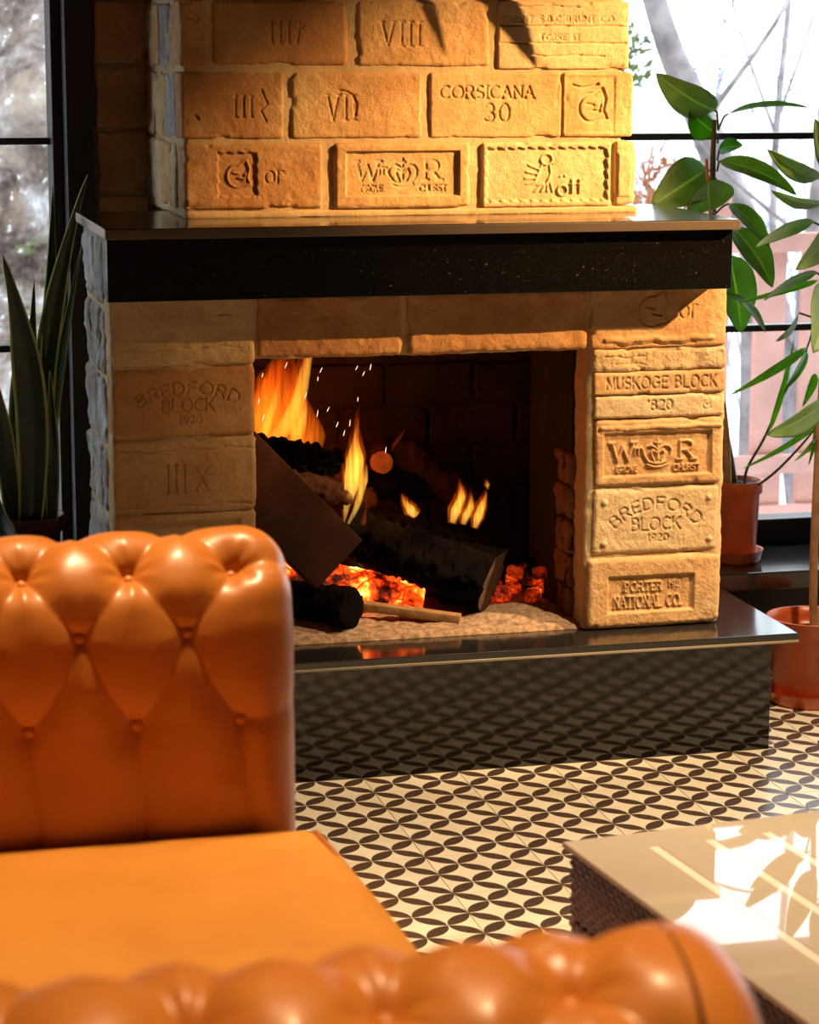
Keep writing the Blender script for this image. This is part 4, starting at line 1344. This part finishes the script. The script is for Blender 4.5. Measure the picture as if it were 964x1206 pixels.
FICUS_A = [
  ((1.763, 4.52, 1.148), (1.618, 4.46, 1.221), 0.073, 35, 0.012), ((1.768, 4.52, 1.104), (1.704, 4.5, 1.152), 0.066, -20, 0.008),
  ((1.796, 4.53, 1.141), (1.93, 4.45, 1.155), 0.036, 75, 0.01), ((1.782, 4.54, 1.071), (1.841, 4.56, 1.077), 0.037, -30, 0.004),
  ((1.758, 4.54, 1.032), (1.617, 4.47, 0.966), 0.093, -15, 0.012), ((1.752, 4.5, 0.954), (1.719, 4.42, 1.018), 0.098, 10, -0.01),
  ((1.767, 4.5, 1.05), (1.9, 4.42, 0.987), 0.049, 35, 0.018), ((1.791, 4.5, 0.967), (1.855, 4.44, 0.884), 0.049, 30, 0.01),
  ((1.808, 4.52, 0.918), (1.872, 4.46, 0.803), 0.069, 20, 0.014), ((1.818, 4.56, 0.861), (1.857, 4.58, 0.7), 0.087, 10, 0.006),
  ((1.812, 4.54, 0.786), (1.852, 4.44, 0.716), 0.033, 40, 0.01)]
FICUS_B = [
  ((1.884, 4.28, 1.027), (1.744, 4.2, 1.086), 0.047, 40, 0.012), ((1.907, 4.25, 1.037), (1.814, 4.15, 1.143), 0.052, 30, 0.01),
  ((1.878, 4.22, 0.99), (1.721, 4.12, 1.016), 0.04, 55, 0.014), ((1.868, 4.26, 0.946), (1.71, 4.16, 0.912), 0.046, 40, -0.012),
  ((1.906, 4.24, 0.947), (1.786, 4.15, 0.868), 0.062, 10, 0.01), ((1.878, 4.26, 0.85), (1.726, 4.15, 0.813), 0.043, 45, -0.012),
  ((1.87, 4.2, 0.834), (1.805, 4.1, 0.719), 0.088, 5, 0.01), ((1.86, 4.3, 0.771), (1.79, 4.24, 0.725), 0.031, 40, 0.006),
  ((1.892, 4.22, 0.617), (1.725, 4.12, 0.567), 0.07, 25, 0.012), ((1.952, 4.3, 1.122), (1.958, 4.25, 1.265), 0.071, 20, 0.01),
  ((1.967, 4.3, 0.749), (2.011, 4.2, 0.694), 0.07, 20, 0.01), ((1.948, 4.3, 1.217), (1.9, 4.3, 1.40), 0.071, 20, 0.01),
  ((1.959, 4.3, 0.945), (2.008, 4.22, 0.966), 0.07, 20, 0.01)]
LANCE = [
  ((1.924, 4.4, 0.69), (1.739, 4.34, 0.609), 0.021, 10, 0.006), ((1.933, 4.42, 0.683), (1.858, 4.36, 0.609), 0.023, 20, 0.006),
  ((1.944, 4.4, 0.638), (1.909, 4.38, 0.574), 0.019, 0, 0.004), ((1.937, 4.36, 0.545), (1.779, 4.36, 0.46), 0.016, 25, 0.006),
  ((1.927, 4.32, 0.54), (1.836, 4.24, 0.493), 0.017, 20, 0.004), ((1.93, 4.34, 0.596), (1.892, 4.3, 0.473), 0.019, 15, 0.004),
  ((1.857, 4.42, 0.522), (1.905, 4.42, 0.707), 0.013, 0, 0.01), ((1.944, 4.4, 0.822), (1.74, 4.34, 0.786), 0.013, 0, 0.008)]
SNAKE = [
  ((0.438, 4.46, 0.384), (0.522, 4.44, 1.039), 0.044, 8, -0.035), ((0.426, 4.52, 0.409), (0.467, 4.52, 1.016), 0.036, -20, 0.012),
  ((0.401, 4.4, 0.393), (0.358, 4.36, 0.904), 0.061, 10, -0.02), ((0.376, 4.48, 0.403), (0.398, 4.5, 0.795), 0.043, 10, 0.01),
  ((0.369, 4.46, 0.404), (0.342, 4.44, 0.697), 0.039, -10, 0.01), ((0.46, 4.44, 0.387), (0.447, 4.46, 0.681), 0.026, 15, 0.015),
  ((0.443, 4.53, 0.406), (0.52, 4.53, 0.909), 0.022, 30, -0.02), ((0.368, 4.37, 0.405), (0.333, 4.33, 0.48), 0.042, 30, 0.02),
  ((0.393, 4.52, 0.386), (0.431, 4.55, 0.84), 0.03, 0, 0.01)]
pa = empty('rubber_plant', (1.855, 4.565, .23), 'rubber plant in a terracotta pot on the window sill, leaves showing above the mantel', 'plant')
pot(pa, (1.852, 4.568, .2305), .052, .041, .170, 'terracotta', band=.026)
tube('stem', [(1.847, 4.555, 0.370), (1.822, 4.54, 0.466), (1.801, 4.53, 0.556), (1.785, 4.53, 0.779), (1.767, 4.52, 0.949), (1.763, 4.52, 1.049), (1.764, 4.52, 1.13)], [.007, .007, .006, .005, .0055, .006, .004], M['stem'], pa, 10, 40)
tube('cane', [(1.822, 4.545, 0.372), (1.806, 4.52, 0.491), (1.788, 4.50, 0.590)], [.011, .009, .005], M['bark'], pa, 10, 14)
tube('stake', [(1.741, 4.5, 1.055), (1.752, 4.5, 0.951), (1.80, 4.54, .40)], .0032, M['stick'], pa, 8)
for i_, (b_, t_, w_, r_, bd) in enumerate(FICUS_A):
    leaf(b_, t_, w_*1.1, r_, bd, pa, [M['ficus'], M['ficus_under']], under=i_ in (1, 3))
    tube('petiole', [b_, np.array(b_)*.5+np.array([1.775, 4.52, b_[2]-.012])*.5, (1.772, 4.52, min(b_[2]-.02, 1.11))], .0022, M['stem'], pa, 6, 8)
pb = empty('rubber_plant', (1.905, 4.29, 0), 'rubber plant with bare brown stem in the terracotta pot on the floor by the hearth', 'plant')
pot(pb, (1.905, 4.295, .001), .083, .066, .172, 'terracotta', band=.034, n=36, fill=.034)
tube('stem', [(1.912, 4.29, 0.135), (1.906, 4.29, 0.234), (1.901, 4.28, 0.388), (1.905, 4.28, 0.638), (1.912, 4.27, 0.884), (1.925, 4.27, 1.123), (1.94, 4.28, 1.24)], [.0085, .008, .008, .007, .006, .005, .003], M['bark'], pb, 12, 40)
for b_, t_, w_, r_, bd in FICUS_B:
    leaf(b_, t_, w_, r_, bd, pb, [M['ficus'], M['ficus_under']])
    tube('petiole', [b_, (1.915, 4.28, b_[2]-.02)], .0022, M['stem'], pb, 6)
pc = empty('lance_leaf_plant', (1.87, 4.55, .37), 'slender plant with long bright green blade leaves rising from the pot on the sill', 'plant')
tube('stem', [(1.868, 4.56, 0.372), (1.845, 4.50, 0.43), (1.857, 4.44, 0.507), (1.886, 4.43, 0.584), (1.928, 4.41, 0.687), (1.95, 4.40, .80)], [.003, .003, .0028, .0025, .002, .0014], M['stem'], pc, 7, 30)
tube('stem', [(1.872, 4.56, 0.372), (1.90, 4.46, 0.44), (1.937, 4.36, 0.545), (1.955, 4.34, 0.62)], [.003, .0028, .002, .0014], M['stem'], pc, 7, 20)
for b_, t_, w_, r_, bd in LANCE:
    leaf(b_, t_, w_, r_, bd, pc, [M['lance']], 0.3, shape='lance')
ps = empty('snake_plant', (0.41, 4.55, .23), 'snake plant with tall dark leaves edged yellow in a brown pot at the left window', 'plant')
pot(ps, (0.405, 4.535, .2305), .066, .054, .168, 'brown_pot', band=.03)
for (b_, t_, w_, r_, bd), bow in zip(SNAKE, (-.035, .0, .026, .004, .0, .006, -.018, .0, .0)):
    b2 = (b_[0]*.75+.405*.25, b_[1]*.3+4.535*.7, .355)
    leaf(b2, t_, w_*.86, r_, bd, ps, [M['snake']], 0.22, n=24, shape='strap', bow=bow)
# unseen hanging plant, added so its leaf tips throw shadow streaks on the chimney
hp = empty('added_hanging_plant', (1.62, 3.98, 1.70), 'unseen potted plant added above the mantel, its leaf tips casting shadows on the bricks', 'plant')
lathe('pot', pot_profile(.075, .05, .12), (1.62, 3.98, 1.70), M['brown_pot'], hp, 40)
tube('cord', [(1.62, 3.98, 1.82), (1.62, 3.98, 2.70)], .002, M['black'], hp, 6)
for b_, t_, w_ in (((1.435, 3.98, 1.58), (1.495, 3.98, 1.381), .028), ((1.505, 3.98, 1.60), (1.632, 3.98, 1.362), .058)):
    leaf(b_, t_, w_, 0, .0, hp, [M['ficus'], M['ficus_under']], .1)
    tube('petiole', [b_, (b_[0]*.6+1.62*.4, 3.99, 1.74), (1.62, 3.98, 1.78)], .003, M['stem'], hp, 6, 8)

# ================================================================== OUTDOORS
def rock_mat():
    m, nt, b = new_mat('mossy_rock')
    N = NT(nt)
    c = N.coord('Object')
    f = N.noise(c, 5.5, 7, 0.72)
    g = N.noise(c, 2.4, 4, 0.6)
    h = N.noise(c, 22, 3, 0.6)
    col = N.ramp(f, [(0.38, (0.045, 0.03, 0.026)), (0.47, (0.17, 0.125, 0.11)), (0.56, (0.32, 0.28, 0.27)), (0.68, (0.66, 0.67, 0.70))])
    col = N.mix(N.ramp(g, [(0.54, (0, 0, 0)), (0.64, (0.6, 0.6, 0.6))]), col, (0.36, 0.27, 0.20))
    col = N.mix(N.ramp(N.noise(c, 9.3, 3), [(0.62, (0, 0, 0)), (0.68, (0.7, 0.7, 0.7))]), col, (0.24, 0.30, 0.12))
    col = N.mix(N.ramp(h, [(0.64, (0, 0, 0)), (0.69, (1, 1, 1))]), col, (0.90, 0.92, 0.95))
    N.l(col, b.inputs['Base Color'])
    b.inputs['Roughness'].default_value = 0.9
    return m
M['rock'] = rock_mat()
M['snow'] = simple('snow', (0.80, 0.83, 0.88), 0.8, var=0.08, scale=3)
M['trunk'] = simple('pale_bark', (0.27, 0.24, 0.25), 0.9, var=0.6, scale=9, bump=1.0, bscale=30)
M['fence'] = simple('pinkish_fence_wood', (0.66, 0.36, 0.31), 0.8, var=0.2, scale=6)
nx, ny = 70, 40
gx, gy = np.meshgrid(np.linspace(-14, 16, nx), np.linspace(4.95, 22, ny), indexing='ij')
P2 = np.stack([gx.ravel(), gy.ravel(), np.zeros(gx.size)], 1)
x, y = P2[:, 0], P2[:, 1]
P2[:, 2] = -0.55+0.15*fbm(P2*.6, 3)+0.10*np.clip(y-10, 0, None)
tag(mesh('ground_outside', P2, grid_faces(nx, ny), M['snow']), 'snowy ground outside the windows', kind='structure')
# rocky bank left of the house
nx, ny = 120, 110
gu, gv = np.meshgrid(np.linspace(-5.5, 2.15, nx), np.linspace(0, 1, ny), indexing='ij')
P2 = np.stack([gu.ravel(), 7.6+1.6*gv.ravel(), -0.7+4.2*gv.ravel()**1.1], 1)
P2[:, 1] += 0.6*fbm(P2*1.3, 4)+0.25*fbm(P2*4, 3)
P2[:, 1] += 2.5*smooth01((P2[:, 0]-1.3)/.9)
tag(mesh('rocky_bank', P2, grid_faces(nx, ny), M['rock']), 'mottled grey mossy rock bank outside the left window', 'rock bank')
# trees
def tree(label, pts, rad, branches, mat='trunk', group='trees outside'):
    e = empty('tree', pts[0], label, 'tree', group)
    tube('trunk', pts, rad, M[mat], e, 14, 30)
    for bp_, br in branches:
        tube('branch', bp_, np.linspace(br, br*.25, len(bp_)), M[mat], e, 6, 12)
    return e
tree('pale tree trunk leaning right beside the chimney edge outside', [(2.62, 8, 2.4), (2.90, 8, 1.40), (3.10, 8.05, 1.0), (3.42, 8.1, 0.3), (3.6, 8.1, -.6)][::-1], np.array([.03, .042, .055, .06, .08])[::-1],
     [([(2.9, 8, 1.4), (2.6, 8.1, 1.9), (2.5, 8.2, 2.6)], .02), ([(3.1, 8.05, 1.0), (3.5, 8.2, 1.5), (3.7, 8.3, 2.2)], .012)])
tree('slim grey tree trunk standing behind the pink fence', [(3.32, 7.6, -.6), (3.30, 7.6, .3), (3.36, 7.6, 1.2), (3.3, 7.6, 2.6)], [.035, .03, .022, .012], [([(3.34, 7.6, .9), (3.6, 7.7, 1.3), (3.75, 7.7, 1.9)], .010), ([(3.34, 7.6, .6), (3.0, 7.7, .9), (2.8, 7.7, 1.2)], .009)])
tree('broken grey tree stump seen low outside beside the right pier', [(3.02, 7.3, -.6), (3.02, 7.3, .2), (3.0, 7.3, .55), (2.99, 7.3, .70)], [.06, .055, .05, .035], [([(3.0, 7.3, .5), (3.3, 7.3, .1), (3.5, 7.4, -.1)], .010)])
tree('thin bare sapling with upright twigs at the top right outside', [(4.0, 9.5, -.6), (3.98, 9.5, .8), (4.02, 9.5, 1.6), (3.95, 9.5, 2.8)], [.02, .016, .012, .008], [([(4.0, 9.5, 1.0), (4.2, 9.6, 1.5), (4.3, 9.6, 2.2)], .008), ([(3.98, 9.5, .9), (3.8, 9.6, 1.5), (3.78, 9.6, 2.1)], .008)])
# fence
fn = empty('wooden_fence', (2.9, 6.5, -.6), 'pinkish red wooden fence with wide boards and two rails outside the right window', 'fence')
for z0, z1 in ((0.690, 0.745), (0.045, 0.100), (-.10, -.05)):
    box('rail', (2.50, 6.47, z0), (5.2, 6.50, z1), M['fence'], fn, .004)
for k, (xa, xb) in enumerate(((2.68, 2.775), (2.825, 2.93), (2.99, 3.09), (3.15, 3.25), (3.31, 3.41), (3.47, 3.57), (3.63, 3.73))):
    box('board', (xa, 6.505, -.5), (xb, 6.53, .69), M['fence'], fn, .004)
for xx in (2.56, 3.9, 5.1):
    box('post', (xx-.05, 6.53, -.6), (xx+.05, 6.63, .85), M['fence'], fn, .005)
# shrubs with winter leaves
random.seed(9)
M['shrub'] = simple('olive_shrub_leaf', (0.16, 0.20, 0.06), 0.7, var=0.5, scale=8)
M['shrub_rust'] = simple('rusty_leaf', (0.40, 0.15, 0.06), 0.7, var=0.4, scale=8)
def shrub(label, c, R, nl, mat):
    e = empty('shrub', (c[0], c[1], c[2]-R), label, 'shrub', 'shrubs outside')
    V, F = [], []
    for k in range(nl):
        d = np.random.default_rng(k+int(c[0]*100)).normal(size=3)
        d *= R*random.random()**.4/np.linalg.norm(d)
        p = np.array(c)+d*np.array([1, .6, 1])
        u = np.random.default_rng(k*7+1).normal(size=3); u /= np.linalg.norm(u)
        v = np.cross(u, [0.3, .5, .8]); v /= np.linalg.norm(v)
        s = .012+.014*random.random()
        i = len(V)
        V += [p-u*s, p+v*s*.5, p+u*s, p-v*s*.5]
        F.append((i, i+1, i+2, i+3))
    o = mesh('foliage', V, F, M[mat], e, False)
    tag(o, kind='stuff')
    for k in range(5):
        a = k*1.3
        tube('twig', [(c[0], c[1], -.75), (c[0], c[1], c[2]-R), (c[0]+.3*R*math.cos(a), c[1], c[2]), (c[0]+.8*R*math.cos(a), c[1]+.2*R*math.sin(a), c[2]+R*.8)], .004, M['trunk'], e, 5, 8)
shrub('small green shrub outside by the leaning trunk', (2.92, 8.4, 1.22), .13, 160, 'shrub')
shrub('rusty brown shrub outside low behind the rubber plant', (2.90, 7.9, .75), .16, 170, 'shrub_rust')
shrub('bare rusty bush outside left of the leaning trunk', (2.72, 8.6, 1.0), .20, 150, 'shrub_rust')
shrub('yellow green bush outside high beside the chimney', (2.86, 9.2, 1.42), .16, 170, 'shrub')
shrub('grey green shrub outside below the window bar', (3.30, 8.8, .45), .32, 300, 'shrub')

def thicket(label, c, R, n, mat, seed):
    g = np.random.default_rng(seed)
    e = empty('twig_thicket', (c[0], c[1], -.6), label, 'bush', 'shrubs outside')
    V, F = [], []
    for k in range(n):
        b0 = np.array([c[0]+R*g.uniform(-1, 1), c[1]+.4*R*g.uniform(-1, 1), -.62])
        tip = np.array([b0[0]+.5*R*g.uniform(-1, 1), b0[1]+.2*g.uniform(-1, 1), c[2]+g.uniform(-.4, .5)*R])
        mid = (b0+tip)/2+np.array([.15*g.uniform(-1, 1), 0, .1])
        v, f = tube_geo(spline([b0, mid, tip], 6), np.linspace(.008, .002, 6), 4)
        o_ = len(V)
        V += v.tolist()
        F += [tuple(i+o_ for i in q) for q in f]
        for m_ in range(3):
            t = mid+(tip-mid)*g.uniform(.1, .9)
            q = t+np.array([.22*g.uniform(-1, 1), .1*g.uniform(-1, 1), .18*g.uniform(-.2, 1)])
            v, f = tube_geo([t, (t+q)/2, q], [.004, .003, .0015], 4)
            o_ = len(V)
            V += v.tolist()
            F += [tuple(i+o_ for i in qq) for qq in f]
    tag(mesh('twigs', V, F, M[mat], e), kind='stuff')
M['twig'] = simple('bluish_grey_twigs', (0.30, 0.30, 0.36), 0.9, var=0.4, scale=5)
thicket('thicket of bare grey twigs outside behind the rubber plant leaves', (4.76, 12.0, .62), .95, 60, 'twig', 21)
thicket('sparse bare twigs outside at the upper right', (4.3, 10.2, 1.35), .8, 22, 'twig', 22)
thicket('bare brown twigs outside close to the chimney edge', (2.55, 7.45, .98), .16, 30, 'shrub_rust', 23)
